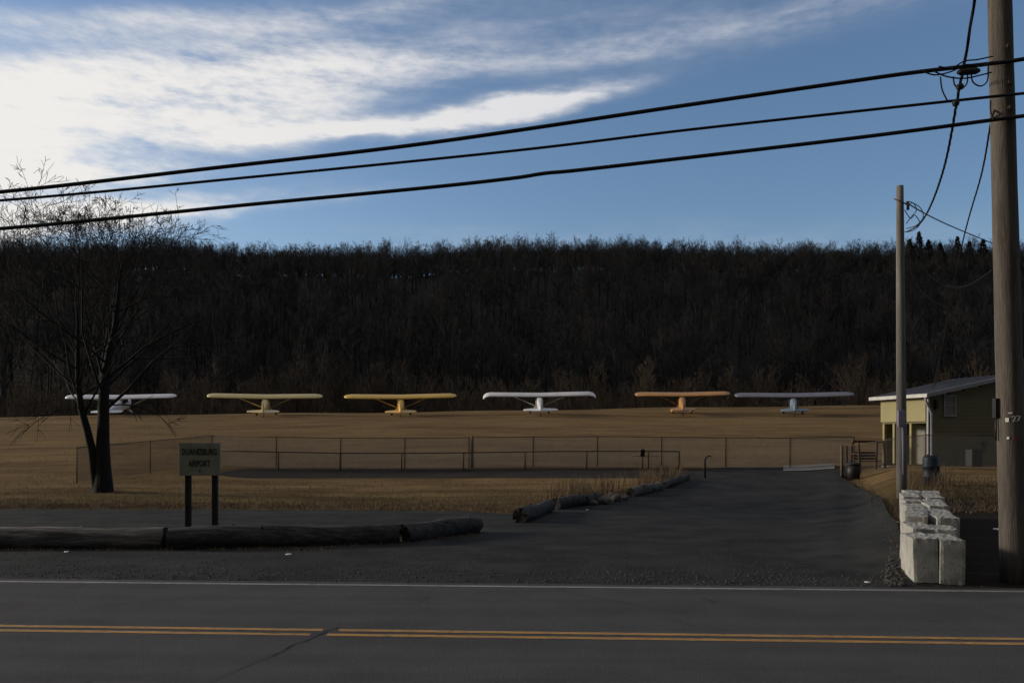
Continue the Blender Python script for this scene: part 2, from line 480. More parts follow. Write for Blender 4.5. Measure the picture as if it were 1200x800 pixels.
scrub_T = [template(200 + i, 7.5, trunk_r=.075, n_limbs=15, depth=3, spread=3.0, start=.08, min_r=.017, up=.6, twigs=3, trunk_pts=5, gnarl=.26) for i in range(7)]
spots = []
for k in range(620):
    y = r_.uniform(104, 146); x = r_.uniform(-.72, .72) * y
    spots.append((x, y, max(ZH(x, y), Z(x, y)) - .2, r_.uniform(.55, 1.15)))
scrub = scatter('brushwood', scrub_T, spots, M['scrub_bark'])
under = []
for k in range(700):
    y = r_.uniform(262, 326); x = r_.uniform(-.7, .7) * y
    under.append((x, y, ZH(x, y) - .2, r_.uniform(.6, 1.05)))
for k in range(1500):
    y = r_.uniform(292, 368); x = r_.uniform(-.7, .7) * y
    under.append((x, y, ZH(x, y) - .2, r_.uniform(.75, 1.15)))
for k in range(700):
    y = r_.uniform(294, 303); x = r_.uniform(-.7, .7) * y
    under.append((x, y, ZH(x, y) - .4, r_.uniform(.8, 1.1)))
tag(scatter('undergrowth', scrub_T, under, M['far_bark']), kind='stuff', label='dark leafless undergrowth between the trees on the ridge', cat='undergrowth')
tag(scrub, kind='stuff', label='brown leafless brush along the foot of the wooded hill', cat='brush')

# trees that stand out singly on the ridge
ridge_me = []
ridge_T = [template(400 + i, 15.5, trunk_r=.15, n_limbs=15, depth=4, spread=3.7, start=.34, min_r=.013, up=.12, twigs=3, trunk_pts=6, gnarl=.24) for i in range(8)]
for i in range(8):
    V, F = ridge_T[i]
    o = np_mesh('ridge_tree', V, F, M['far_bark']); ridge_me.append(o)
first = True
used = [False] * 8
for k in range(165):
    i = k % 8
    px = -30 + 1270 * (k + r_.uniform(-.45, .45)) / 165
    d = r_.uniform(274, 302); x = (px - 600) * d / 1000
    s = r_.uniform(.60, .74) + (.12 if 890 < px < 960 else 0) + (.08 if 440 < px < 520 else 0)
    if px > 965: s *= .86
    o = ridge_me[i] if not used[i] else ridge_me[i].copy()
    if used[i]: COL.objects.link(o)
    used[i] = True
    o.location = (x, d, ZH(x, d) - .4); o.rotation_euler = (0, 0, r_.uniform(0, 6.28)); o.scale = (s, s, s)
    tag(o, 'bare tree on the ridge line silhouetted against the sky', 'tree', 'bare trees along the ridge line')

def conifer(name, x, y, z, H, label):
    H *= .85
    root = empty(name, (x, y, z), label=label, cat='tree', group='pines along the ridge line')
    r = random.Random(int(x * 10) + 3)
    t = MB(); t.tube([(0, 0, 0), (.05, 0, H * .5), (0, .05, H * .97)], [.2, .13, .03], 6); t.build('trunk', M['bark'], root)
    c = MB()
    for k in range(520):
        f = r.random() ** .75
        h = H * (.25 + .75 * f); rad = (1 - f) * H * .26 * r.uniform(.35, 1.1) + .15
        a = r.uniform(0, 6.28); q = Vector((math.cos(a) * rad, math.sin(a) * rad, h - .12 * rad))
        u = Vector((r.uniform(-1, 1), r.uniform(-1, 1), r.uniform(-.5, .5))).normalized() * r.uniform(.25, .6)
        w = u.cross(Vector((r.uniform(-1, 1), r.uniform(-1, 1), r.uniform(-1, 1)))).normalized() * r.uniform(.12, .3)
        n = len(c.v); c.v += [tuple(q - u), tuple(q + w), tuple(q + u), tuple(q - w)]; c.face((n, n + 1, n + 2, n + 3))
    c.build('crown', M['needles'], root)
    return root
for px, H, lab in ((984, 10.5, 'short dark pine on the ridge left of the slim pole top'),
                   (1066, 13, 'dark pine on the ridge just right of the slim pole'),
                   (1077, 15.5, 'tallest dark pine on the ridge right of the slim pole'),
                   (1088, 12.5, 'dark pine on the ridge right of the tallest pine'),
                   (1102, 11.5, 'lone low dark pine on the ridge midway between the two poles'),
                   (1122, 14, 'dark pine on the ridge nearest left of the hanging service wire'),
                   (1136, 12.5, 'dark pine on the ridge just right of the hanging service wire'),
                   (1152, 13.5, 'dark pine on the ridge beside the thick pole')):
    d = 262; x = (px - 600) * d / 1000
    conifer('pine_tree', x, d, ZH(x, d) - .3, H, lab)

# the bare roadside tree with two trunks
def roadside_tree():
    x, y = solve_ground(121, 576)
    root = empty('bare_tree', (x, y, Z(x, y) - .05), label='large bare two-trunked tree standing in the grass behind the logs', cat='tree')
    s1 = branch_system(41, 10.2, trunk_r=.27, n_limbs=25, depth=6, spread=5.9, start=.34, min_r=.0058, up=.18, twigs=2, zcap=10.3, elev=(.25, .9), limb_r=.30, trunk_pts=10, lean=(.05, .05), gnarl=.26)
    s2 = branch_system(58, 9.2, trunk_r=.17, n_limbs=22, depth=6, spread=5.8, start=.36, min_r=.0058, up=.18, twigs=2, zcap=9.9, elev=(.25, .9), limb_r=.36, trunk_pts=10, lean=(-.20, -.03), gnarl=.26)
    o1 = poly_mesh(s1[0], 10).build('trunk', M['bark'], root)
    o2 = poly_mesh(s2[0], 10).build('trunk', M['bark'], root); o2.location = (-.16, .02, 0)
    c = poly_mesh(s1[1], 4).build('crown', M['bark'], root)
    c2 = poly_mesh(s2[1], 4).build('crown', M['bark'], root); c2.location = (-.16, .02, 0)
    # low drooping boughs
    r = random.Random(3); lo = []
    for sx, hh, L in ((-1, 3.1, 2.7), (1, 3.2, 2.6)):
        P = [Vector((sx * .25, -.1, hh))]; d = Vector((sx, r.uniform(-.4, .4), .25))
        for i in range(7):
            d = (d + Vector((r.uniform(-.25, .25), r.uniform(-.25, .25), -.17))).normalized(); P.append(P[-1] + d * L / 7)
        lo.append((P, [.022 * (1 - i / 7.6) + .005 for i in range(8)]))
        for j in range(16):
            i = r.randrange(2, 7); d2 = Vector((sx * r.uniform(.2, 1), r.uniform(-1, 1), r.uniform(-.9, .6))).normalized()
            p0 = P[i]; p1 = p0 + d2 * .4; p2 = p1 + (d2 + Vector((0, 0, -.4))) * .4
            lo.append(([p0, p1, p2], [.009, .007, .005]))
            for q in range(2):
                d3 = (d2 + Vector((r.uniform(-.8, .8), r.uniform(-.8, .8), r.uniform(-.8, .4)))).normalized()
                lo.append(([p1, p1 + d3 * .2, p1 + d3 * .42], [.008, .006, .005]))
    poly_mesh(lo, 4).build('low_bough', M['bark'], root)
roadside_tree()

# ------------------------------------------------------------------ aircraft
def loft(sections, m_name, parent, name, cap=True, n=14):
    mb = MB()
    for (y, hw, z0, z1) in sections:
        zc, hh = (z0 + z1) / 2, (z1 - z0) / 2
        for k in range(n):
            a = 2 * math.pi * k / n; c, s = math.cos(a), math.sin(a)
            e = .62
            mb.v.append((hw * math.copysign(abs(c) ** e, c), y, zc + hh * math.copysign(abs(s) ** e, s)))
    for i in range(len(sections) - 1):
        for k in range(n):
            k2 = (k + 1) % n
            mb.face((i * n + k, i * n + k2, (i + 1) * n + k2, (i + 1) * n + k), True)
    if cap:
        mb.face([k for k in range(n)][::-1]); mb.face([(len(sections) - 1) * n + k for k in range(n)])
    return fix_normals(mb.build(name, m_name, parent))

def wing_mesh(half, chord, z, y_le, dihedral, thick, tip, droop=0.0):
    prof = [(0, 0), (.02, .35), (.12, .75), (.3, 1), (.55, .82), (.8, .4), (1, .02), (.6, -.12), (.25, -.2), (.05, -.16)]
    st = [-1, -.985, -.95, -.88, -.6, -.3, 0, .3, .6, .88, .95, .985, 1]
    mb = MB(); n = len(prof)
    for t in st:
        a = abs(t)
        if tip == 'round': k = 1 if a < .85 else max(.12, math.sqrt(max(0, 1 - ((a - .85) / .152) ** 2)))
        else: k = 1 if a < .96 else (.96 if a < .99 else .86)
        cz = z + dihedral * a * half - (droop * max(0, (a - .93) / .07) if droop else 0)
        c = chord * k; yl = y_le - chord * (1 - k) * .45
        for (u, w) in prof: mb.v.append((t * half, yl - u * c, cz + w * thick * (k ** .7)))
    for i in range(len(st) - 1):
        for k in range(n):
            k2 = (k + 1) % n
            mb.face((i * n + k, i * n + k2, (i + 1) * n + k2, (i + 1) * n + k), True)
    mb.face(list(range(n))); mb.face([(len(st) - 1) * n + k for k in range(n)][::-1])
    return mb

def airplane(px, dist, label, mw, mf=None, mt=None, half=5.35, chord=1.6, tip='round', yaw=0, roll=0, pants=None, droop=0, fin_h=1.0, stab=1.45, stripe=None, win=True, dz=0, pitch=11, whl=1.0):
    mf = mf or mw; mt = mt or mf
    x = (px - 600) * dist / 1000; y = dist
    yaw -= .7 * math.atan2(x, y)
    root = empty('airplane', (x, y, Z(x, y) + dz - .10), yaw, label=label, cat='airplane', group='light airplanes parked in a row on the airfield')
    root.rotation_euler = (R(4), R(roll), yaw)
    body = []
    body.append(loft([(.62, .36, .74, 1.55), (.2, .36, .7, 1.93), (-.6, .36, .7, 1.95), (-1.25, .34, .72, 1.93), (-1.9, .3, .86, 1.78), (-3.2, .17, 1.14, 1.64), (-4.5, .05, 1.42, 1.58)], mf, root, 'fuselage'))
    body.append(loft([(.625, .355, .75, 1.545), (1.2, .35, .86, 1.48), (1.48, .26, .98, 1.4), (1.55, .12, 1.08, 1.32)], mf, root, 'cowling'))
    w = fix_normals(wing_mesh(half, chord, 1.96, .38, .018, .21, tip, droop).build('wing', mw, root)); body.append(w)
    fn = MB(); fn.prism([(-3.6, 1.6), (-3.95, 1.78 + fin_h * .35), (-4.2, 1.43 + fin_h * .85), (-4.45, 1.43 + fin_h), (-4.8, 1.43 + fin_h * .9), (-5.0, 1.53 + fin_h * .4), (-4.98, 1.43), (-4.6, 1.38)], 'x', -.03, .03)
    body.append(fix_normals(fn.build('tail_fin', mt, root)))
    sp = []
    for k in range(24):
        a = 2 * math.pi * k / 24
        c, s = math.cos(a), math.sin(a)
        sp.append((stab * math.copysign(abs(c) ** .8, c), -4.45 + .52 * math.copysign(abs(s) ** .8, s)))
    stb = MB(); stb.prism(sp, 'z', 1.47, 1.535); body.append(fix_normals(stb.build('tailplane', mt, root)))
    # windows
    gl = MB(); gl.add([(-.33, .66, 1.58), (.33, .66, 1.58), (.33, .24, 1.93), (-.33, .24, 1.93)], [(0, 1, 2, 3)]); body.append(gl.build('windscreen', M['glass'], root))
    for sx in (-1, 1):
        g = MB(); g.add([(sx * .366, .4, 1.42), (sx * .366, -1.1, 1.42), (sx * .352, -1.2, 1.78), (sx * .355, .25, 1.8)], [(0, 1, 2, 3)]); body.append(g.build('side_window', M['glass'], root))
    for sx in (-1, 1):
        for yy, tx in ((-.05, .6), (-1.0, .52)):
            s_ = MB(); s_.tube([(sx * .34, .1, .82), (sx * half * tx * .9, yy - .02, 1.96 + .018 * half * tx)], .026, 6); body.append(s_.build('wing_strut', mf, root))
    if stripe:
        st_ = MB()
        for sx in (-1, 1): st_.add([(sx * .372, .6, 1.12), (sx * .372, -1.4, 1.12), (sx * .372, -1.4, 1.26), (sx * .372, .6, 1.26)], [(0, 1, 2, 3)])
        body.append(st_.build('stripe', stripe, root))
    p = MB()
    for s_ in (-1, 1):
        p.add([(s_ * .05, 1.63, 1.16), (s_ * .05, 1.63, 1.24), (s_ * .5, 1.645, 1.27), (s_ * .92, 1.63, 1.22), (s_ * .92, 1.63, 1.18), (s_ * .5, 1.61, 1.13)], [(0, 1, 2, 3, 4, 5)])
    p.tube([(0, 1.5, 1.2), (0, 1.68, 1.2), (0, 1.78, 1.2)], [.1, .09, .02], 10)
    body.append(p.build('propeller', M['black'], root))
    piv = Matrix.Translation((0, 0, .28)) @ Matrix.Rotation(R(pitch), 4, 'X') @ Matrix.Translation((0, 0, -.28))
    for o in body: o.data.transform(piv)
    for sx in (-1, 1):
        g = MB(); g.bar((sx * .3, .12, .84), (sx * .84, .0, .3), .05, .07); g.bar((sx * .3, -.35, .78), (sx * .84, .0, .28), .04, .05); g.build('landing_gear', mf, root)
        wh = MB(); rr = .24 * whl; wd = .085 * whl
        wh.tube([(sx * .9 - wd, 0, rr), (sx * .9 - wd * .8, 0, rr), (sx * .9 + wd * .8, 0, rr), (sx * .9 + wd, 0, rr)], [rr * .75, rr, rr, rr * .75], 18)
        wo = wh.build('wheel', M['rubber'], root)
        hb = MB(); hb.tube([(sx * .9 - wd - .02, 0, rr), (sx * .9 + wd + .02, 0, rr)], rr * .42, 12); hb.build('hub', M['galv'], wo)
        if pants:
            pb = MB(); pb.tube([(sx * .9, .42, .3), (sx * .9, .3, .34), (sx * .9, 0, .36), (sx * .9, -.35, .32), (sx * .9, -.62, .26)], [.03, .15, .2, .15, .02], 12); pb.build('wheel_fairing', pants, root)
    tz = (Matrix.Rotation(R(pitch), 4, 'X') @ Vector((0, -4.55, .9))).z + .25
    tw = MB(); tw.tube([(-.04, -4.5, .11), (.04, -4.5, .11)], .1, 12); tw.bar((0, -4.4, .52), (0, -4.5, .12), .03); tw.build('tail_wheel', M['rubber'], root)
    return root

airplane(146, 85.5, 'white airplane partly hidden behind the bare roadside tree', M['white'], half=5.3, yaw=R(-12), roll=-.8)
airplane(312, 83.6, 'pale yellow airplane first to the right of the bare tree', M['cream'], half=5.4, yaw=R(1.5), roll=-.3)
airplane(470, 83.6, 'golden yellow airplane between the pale yellow one and the white one', M['gold'], half=5.4, yaw=R(2), roll=-.9, fin_h=1.05)
airplane(632, 83.6, 'white airplane with square drooped wing tips near the middle of the row', M['white'], half=5.45, chord=1.5, tip='square', droop=.3, yaw=R(1), roll=-.5, fin_h=1.15, stab=1.6)
airplane(799, 84.0, 'amber airplane with wheel fairings and shorter wings', M['orange'], half=4.55, chord=1.5, pants=M['orange'], yaw=R(-2), roll=0, fin_h=.8, stab=1.15, stripe=M['red'], whl=1.15)
airplane(929, 84.0, 'grey airplane with a blue-grey tail, nearest the building', M['silver'], M['paleblue'], M['paleblue'], half=5.55, chord=1.65, yaw=R(-3), roll=.3, fin_h=1.0, stab=1.3, whl=1.2)

# ------------------------------------------------------------------ fences
def ground_line(a, b, step):
    a = Vector(a); b = Vector(b); n = max(1, round((b - a).length / step))
    return [a.lerp(b, i / n) for i in range(n + 1)]

def chain_fence(path, h, label, spacing=3.0, thick=(), fabric_mat='chain', cell=.07, wire=.0062, rail_r=.018, bottom=.04, group='chain link fences'):
    root = empty('chain_link_fence', (path[0][0], path[0][1], Z(*path[0])), label=label, cat='fence', group=group)
    o = Vector((path[0][0], path[0][1], Z(*path[0])))
    def G(p, up): return Vector((p[0], p[1], Z(p[0], p[1]) + up)) - o
    fabric = MB(); rail = MB()
    for a, b in zip(path, path[1:]):
        S = ground_line(a, b, spacing)
        rail.tube([G(p, h) for p in S], rail_r, 6)
        for p in S[(0 if a is path[0] else 1):]:
            m = MB(); m.tube([G(p, -.05), G(p, h + .04)], .026, 8); m.build('post', M['rust'], root)
        L = (Vector(b) - Vector(a)).length; hh = h - bottom
        def Q(s, z):
            p = Vector(a).lerp(Vector(b), clamp(s / L)); return G(p, bottom + z)
        s = -hh
        while s < L:
            for sg in (1, -1):
                s0, z0, s1, z1 = (s, 0, s + hh, hh) if sg > 0 else (s, hh, s + hh, 0)
                if s0 < 0: z0 += sg * (0 - s0); s0 = 0
                if s1 > L: z1 -= sg * (s1 - L); s1 = L
                if s1 - s0 > .02: fabric.tube([Q(s0, z0), Q(s1, z1)], wire, 3, cap=False, smooth=False)
            s += cell
    rail.build('top_rail', M['rust'], root)
    fabric.build('wire_mesh', M[fabric_mat], root)
    for (p, r, hh) in thick:
        m = MB(); m.tube([G(p, -.05), G(p, hh)], r, 10); m.build('post', M['rust'], root)
    return root
g0 = solve_ground(90, 566); g1 = (-14.2, 40.4); g2 = (16.2, 40.4)
chain_fence([g0, g1, g2], 1.42, 'long chain link fence across the field behind the paved strip', thick=[((-1.88, 40.35), .07, 1.5)])
f0 = solve_ground(986, 561); f1 = (19.6, 33.2)
chain_fence([f0, f1], 1.35, 'chain link fence in front of the olive building', fabric_mat='galv', wire=.0045, thick=[((f0[0] - .02, f0[1] - .1), .06, 1.42), ((f0[0] + .2, f0[1] - .05), .05, 1.4)])

def low_rail():
    a = (-13.6, 39.3); b = (7.7, 39.3)
    o = Vector((a[0], a[1], Z(*a)))
    root = empty('rail_fence', o, label='low pipe rail fence along the paved strip, shorter than the wire fence', cat='fence')
    S = ground_line(a, b, 1.42)
    fb = MB(); L = b[0] - a[0]; hh = .76; q = -hh
    def Q(u, z):
        x = a[0] + clamp(u, 0, L); return Vector((x, a[1], Z(x, a[1]) + .04 + z)) - o
    while q < L:
        for sg in (1, -1):
            s0, z0, s1, z1 = (q, 0, q + hh, hh) if sg > 0 else (q, hh, q + hh, 0)
            if s0 < 0: z0 += sg * (0 - s0); s0 = 0
            if s1 > L: z1 -= sg * (s1 - L); s1 = L
            if s1 - s0 > .02: fb.tube([Q(s0, z0), Q(s1, z1)], .005, 3, cap=False, smooth=False)
        q += .09
    fb.build('wire_mesh', M['chain'], root)
    r = MB(); r.tube([Vector((p[0], p[1], Z(*p) + .83)) - o for p in S], .028, 8); r.build('rail', M['rust'], root)
    for i, p in enumerate(S):
        if i % 2 and i != len(S) - 1: continue
        m = MB(); m.tube([Vector((p[0], p[1], Z(*p) - .05)) - o, Vector((p[0], p[1], Z(*p) + .83)) - o], .03 if i < len(S) - 1 else .045, 8); m.build('post', M['rust'], root)
low_rail()
def junction_box():
    x, y = (753 - 600) * .0392, 39.2
    root = empty('junction_box', (x, y, Z(x, y)), label='small dark box on a stem in front of the low rail fence', cat='box')
    m = MB(); m.box((0, 0, .72), (.2, .14, .24)); m.build('housing', M['black'], root, .02)
    m = MB(); m.prism([(-.14, .84), (.14, .84), (.05, .93), (-.05, .93)], 'y', -.1, .1); m.build('lid', M['black'], root)
    m = MB(); m.tube([(0, 0, 0), (0, 0, .6)], .03, 8); m.build('stem', M['rust'], root)
    m = MB(); m.bar((-.45, 0, .60), (.75, 0, .60), .025); m.build('crossbar', M['rust'], root)
junction_box()
def arm_post():
    x, y = solve_ground(826, 560)
    root = empty('gate_post', (x, y, Z(x, y)), label='thin dark post with a short bent arm beside the driveway', cat='post')
    m = MB(); m.tube([(0, 0, -.05), (0, 0, .75), (.05, 0, .84)], [.05, .045, .04], 8); m.build('stem', M['post'], root)
    m = MB(); m.tube([(.02, 0, .8), (.14, -.03, .93), (.25, -.06, .9)], .03, 8); m.build('arm', M['post'], root)
arm_post()

# ------------------------------------------------------------------ building
def building():
    C0 = Vector((17.57, 36.0)); u = Vector((.973, .230)); v = Vector((-.230, .973))     # u: along the front, v: to the back
    zb = 1.0; H = 2.98; W = 8.4; D = 3.1; slope = .205; WT = .12
    root = empty('airport_building', (C0.x, C0.y, zb), math.atan2(u.y, u.x), label='olive and yellow single-storey building with a low grey metal roof', cat='building')
    # local: x along the front wall, y to the back, z up
    ridge = W / 2
    def roofz(x): return H + slope * (x if x < ridge else W - x)
    f = MB()
    # front gable wall with clapboard courses
    zz = -.9; k = 0
    while zz < H + slope * ridge - .02:
        z1 = zz + .17
        x0 = 0.0; x1 = W
        if z1 > H: x0 = (z1 - H) / slope; x1 = W - x0
        if x1 - x0 > .05:
            f.add([(x0, -.012, zz), (x1, -.012, zz), (x1, .0, z1), (x0, .0, z1), (x0, WT, zz), (x1, WT, zz), (x1, WT, z1), (x0, WT, z1)],
                  [(0, 1, 2, 3), (4, 7, 6, 5), (0, 4, 5, 1), (3, 2, 6, 7), (0, 3, 7, 4), (1, 5, 6, 2)])
        zz = z1
    f.build('front_wall', M['wall_front'], root)
    # left wall: the upper part stands over an open porch
    s = MB(); s.box((.06, D / 2 + .09, 2.45), (.12, D - .18, 1.1)); s.build('side_wall', M['wall_yellow'], root)
    b = MB(); b.box((1.35, D / 2 + .09, .75), (.1, D - .2, 2.3)); b.build('porch_wall', M['wall_yellow'], root)
    b = MB(); b.box((.7, D / 2 + .09, 1.86), (1.2, D - .2, .07)); b.build('porch_ceiling', M['wall_front'], root)
    b = MB(); b.box((W / 2, D - .06, .9), (W - .3, .1, 3.9)); b.build('back_wall', M['wall_front'], root)
    b = MB(); b.box((W - .06, D / 2, .9), (.1, D - .3, 3.9)); b.build('side_wall', M['wall_front'], root)
    b = MB(); b.box((.62, D / 2, -.14), (1.4, D - .3, .14)); b.build('porch_floor', M['pad'], root)
    for yy in (D - .16, D - .85, 1.15):
        p = MB(); p.box((.09, yy, .93), (.13, .13, 1.78)); p.build('porch_post', M['wall_yellow'], root, .01)
    d = MB(); d.box((1.28, D - 1.2, .85), (.06, .85, 1.8)); dd = d.build('door', M['shade'], root, .01)
    hn = MB(); hn.tube([(1.2, D - .9, .85), (1.26, D - .9, .85)], .03, 8); hn.build('handle', M['galv'], dd)
    pw = MB(); pw.box((1.28, .75, 1.1), (.06, .6, .8)); pwo = pw.build('porch_window', M['trim'], root); g = MB(); g.box((1.247, .75, 1.1), (.02, .5, .7)); g.build('pane', M['glass'], pwo)
    # roof: two slopes with overhang
    ov = .34; t = .13
    def slab(xa, xb):
        za = H + slope * (xa if xa <= ridge else W - xa); zb_ = H + slope * (xb if xb <= ridge else W - xb)
        m = MB(); y0, y1 = -ov, D + ov
        m.add([(xa, y0, za + .02), (xb, y0, zb_ + .02), (xb, y1, zb_ + .02), (xa, y1, za + .02), (xa, y0, za + t), (xb, y0, zb_ + t), (xb, y1, zb_ + t), (xa, y1, za + t)],
              [(0, 3, 2, 1), (4, 5, 6, 7), (0, 1, 5, 4), (2, 3, 7, 6), (1, 2, 6, 5), (3, 0, 4, 7)])
        n = int(abs(xb - xa) / .4)
        return m
    rf = slab(-ov, ridge).build('roof', M['roof'], root)
    slab(ridge + .002, W + ov).build('roof', M['roof'], root)
    sm = MB()
    for i in range(1, 9):
        yy = -ov + (D + 2 * ov) * i / 9
        sm.bar((-ov + .02, yy, H - slope * ov + t + .012), (ridge - .03, yy, H + slope * ridge + t + .012), .03, .025)
    sm.build('seam', M['roof'], rf)
    fa = MB(); fa.box((-ov - .014, D / 2, H - slope * ov + .062), (.025, D + 2 * ov + .02, .15)); fa.build('eave_board', M['trim'], root)
    rk = MB(); rk.bar((-ov, -ov - .015, H - slope * ov + .065), (ridge, -ov - .015, H + slope * ridge + .065), .024, .16); rk.build('rake_board', M['spout'], root)
    # window on the front
    wx, wz = 1.02, 2.56
    wf = MB()
    for dx, dz, sx, sz in ((-.27, 0, .06, .84), (.27, 0, .06, .84), (0, .42, .6, .06), (0, -.42, .66, .07), (0, 0, .5, .035)):
        wf.box((wx + dx, -.045, wz + dz), (sx, .05, sz))
    w = wf.build('window', M['spout'], root); g = MB(); g.box((wx, -.028, wz), (.5, .012, .8)); g.build('pane', M['shade'], w)
    # corner board, downspout, lamp, meter
    cb = MB(); cb.box((-.03, -.03, 1.05), (.09, .09, 3.9)); cb.build('corner_board', M['spout'], root)
    ds = MB(); ds.tube([(-.3, -.2, H - .06), (-.27, -.16, H - .22), (-.06, -.13, H - .55), (.05, -.12, H - .75), (.05, -.12, -.1), (-.1, -.2, -.25)], .05, 10); ds.build('downspout', M['spout'], root)
    lm = MB(); lm.box((.32, -.06, 2.72), (.12, .1, .16)); lm.prism([(.24, 2.42), (.40, 2.42), (.36, 2.62), (.28, 2.62)], 'y', -.15, -.02); lm.build('wall_lamp', M['black'], root)
    mt = MB(); mt.tube([(2.75, -.16, .95), (2.75, -.01, .95)], .12, 14); mt.box((2.75, -.05, .72), (.16, .07, .3)); mt.build('meter', M['galv'], root)
    return root
building()

def ac_unit():
    x, y = 19.15, 35.4
    root = empty('air_conditioner', (x, y, Z(x, y)), .23, label='dark boxy air conditioner at the foot of the olive wall', cat='air conditioner')
    m = MB(); m.box((0, 0, .36), (.5, .4, .7)); m.build('cabinet', M['black'], root, .02)
    m = MB()
    for i in range(7): m.box((0, -.215, .12 + i * .085), (.42, .02, .03))
    m.build('grille', M['post'], root)
ac_unit()

def bench():
    d = 37.6; x = (1017 - 600) * d / 1000
    root = empty('bench', (x, d, Z(x, d) + .1), .1, label='brown wooden frame with a dark slatted bench, left of the porch', cat='bench')
    for sx in (-1, 1):
        for sy in (-1, 1):
            m = MB(); m.bar((sx * .58, sy * .4, -.15), (sx * .58, sy * .28, 1.2), .08); m.build('leg', M['wood_brown'], root)
        m = MB(); m.bar((sx * .58, -.34, .68), (sx * .58, .34, .68), .05); m.build('armrest', M['wood_brown'], root)
    m = MB(); m.bar((-.72, 0, 1.22), (.72, 0, 1.22), .1); m.build('top_beam', M['wood_brown'], root)
    m = MB()
    for i in range(4): m.bar((-.5, -.26 + i * .14, .36), (.5, -.26 + i * .14, .36), .11, .03)
    m.build('seat', M['black'], root)
    m = MB()
    for i in range(3): m.bar((-.5, .25 + i * .02, .46 + i * .13), (.5, .25 + i * .02, .46 + i * .13), .03, .1)
    m.build('backrest', M['black'], root)
bench()

def trash_bin():
    x, y = solve_ground(999, 562); y -= .1
    root = empty('trash_bin', (x, y, Z(x, y)), label='black trash bin standing by the fence gate posts', cat='bin')
    m = MB(); m.tube([(0, 0, 0), (0, 0, .3), (0, 0, .62)], [.23, .26, .28], 20); m.build('body', M['black'], root)
    m = MB(); m.tube([(0, 0, .622), (0, 0, .66), (0, 0, .72)], [.30, .30, .16], 20); m.build('lid', M['black'], root)
    for sx in (-1, 1):
        m = MB(); m.box((sx * .29, 0, .52), (.03, .14, .05)); m.build('handle', M['post'], root)
trash_bin()

def drum():
    d = 27.5; x = (1091 - 600) * d / 1000
    root = empty('drum', (x, d, Z(x, d)), label='dark blue plastic drum behind the concrete blocks', cat='drum'); root.scale = (.85, .85, .9)
    P = [(0, .28), (.03, .3), (.3, .3), (.32, .32), (.36, .32), (.38, .3), (.66, .3), (.68, .32), (.72, .32), (.74, .3), (1.0, .29), (1.06, .25)]
    m = MB(); m.tube([(0, 0, z) for z, r in P], [r for z, r in P], 24); m.build('body', M['blue'], root)
    m = MB(); m.tube([(0, 0, 1.062), (0, 0, 1.09)], [.25, .24], 24); m.build('lid', M['blue'], root)
    m = MB(); m.tube([(-.12, 0, 1.08), (-.12, 0, 1.13)], .04, 10); m.build('cap', M['black'], root)
drum()

# ------------------------------------------------------------------ poles and wires
PD = 13.25
def main_pole():
    b = at(1189, 510, PD); t = at(1170, -30, PD)
    b.z = Z(b.x, b.y) - .1; t.z = 9.9
    root = empty('utility_pole', b, label='thick weathered utility pole at the roadside carrying the three cables', cat='utility pole')
    n = 16; pts = []; rad = []
    for i in range(n + 1):
        s = i / n; pts.append((t - b) * s); rad.append(lerp(.200, .166, s) * (1 + .012 * math.sin(i * 2.3)))
    m = MB(); m.tube(pts, rad, 28); m.build('shaft', M['pole_wood'], root)
    ax = (t - b)
    def on(py, off=0.0, front=.0):
        z = CAMZ + (510 - py) * PD / 1000 - b.z; s = z / ax.z
        return ax * s + Vector((off, -lerp(.200, .166, s) - front, 0)), lerp(.200, .166, s)
    for py in (60, 102, 131):
        p, r = on(py, .01)
        k = MB(); k.tube([p + Vector((0, .05, 0)), p + Vector((0, -.035, 0))], .028, 8); k.tube([p + Vector((0, -.005, 0)), p + Vector((0, -.012, 0))], .05, 4); k.build('bolt', M['rust'], root)
    # number plates
    def plate(py, off, w, h, mm, txt=None, size=.1):
        p, r = on(py, off)
        fr = math.sqrt(max(.01, r * r - off * off)); p.y = p.y + r - fr - .008
        k = MB(); rot = Matrix.Rotation(math.atan2(off, fr) , 3, 'Z')
        if mm: k.box(p, (w, .006, h), rot); k.build('tag_plate', mm, root)
        if txt:
            cu = bpy.data.curves.new('number', 'FONT'); cu.body = txt; cu.size = size; cu.align_x = 'CENTER'; cu.align_y = 'CENTER'; cu.extrude = .003
            tmp = bpy.data.objects.new('tmp', cu); COL.objects.link(tmp)
            me = bpy.data.meshes.new_from_object(tmp); bpy.data.objects.remove(tmp)
            me.materials.clear(); me.materials.append(M['tagwhite'])
            o = bpy.data.objects.new('number', me); COL.objects.link(o); o.parent = root
            o.matrix_local = Matrix.Translation(p + Vector((0, -.008, 0))) @ rot.to_4x4() @ Matrix.Rotation(R(90), 4, 'X')
    plate(492, -.135, .05, .065, M['tagwhite'])
    plate(491, -.025, 0, 0, None, '27', .13)
    plate(484, -.1, .06, .02, M['tagwhite'])
    plate(513, -.13, .035, .04, M['tagwhite'])
    plate(514, -.03, .07, .03, M['red'])
    # conduit bracket on the left side
    k = MB(); p, r = on(478, 0); k.box(p + Vector((-.21, .2, 0)), (.07, .1, .30)); k.tube([p + Vector((-.215, .2, -.15)), p + Vector((-.215, .2, -.5))], .016, 8); k.build('switch_box', M['black'], root)
main_pole()

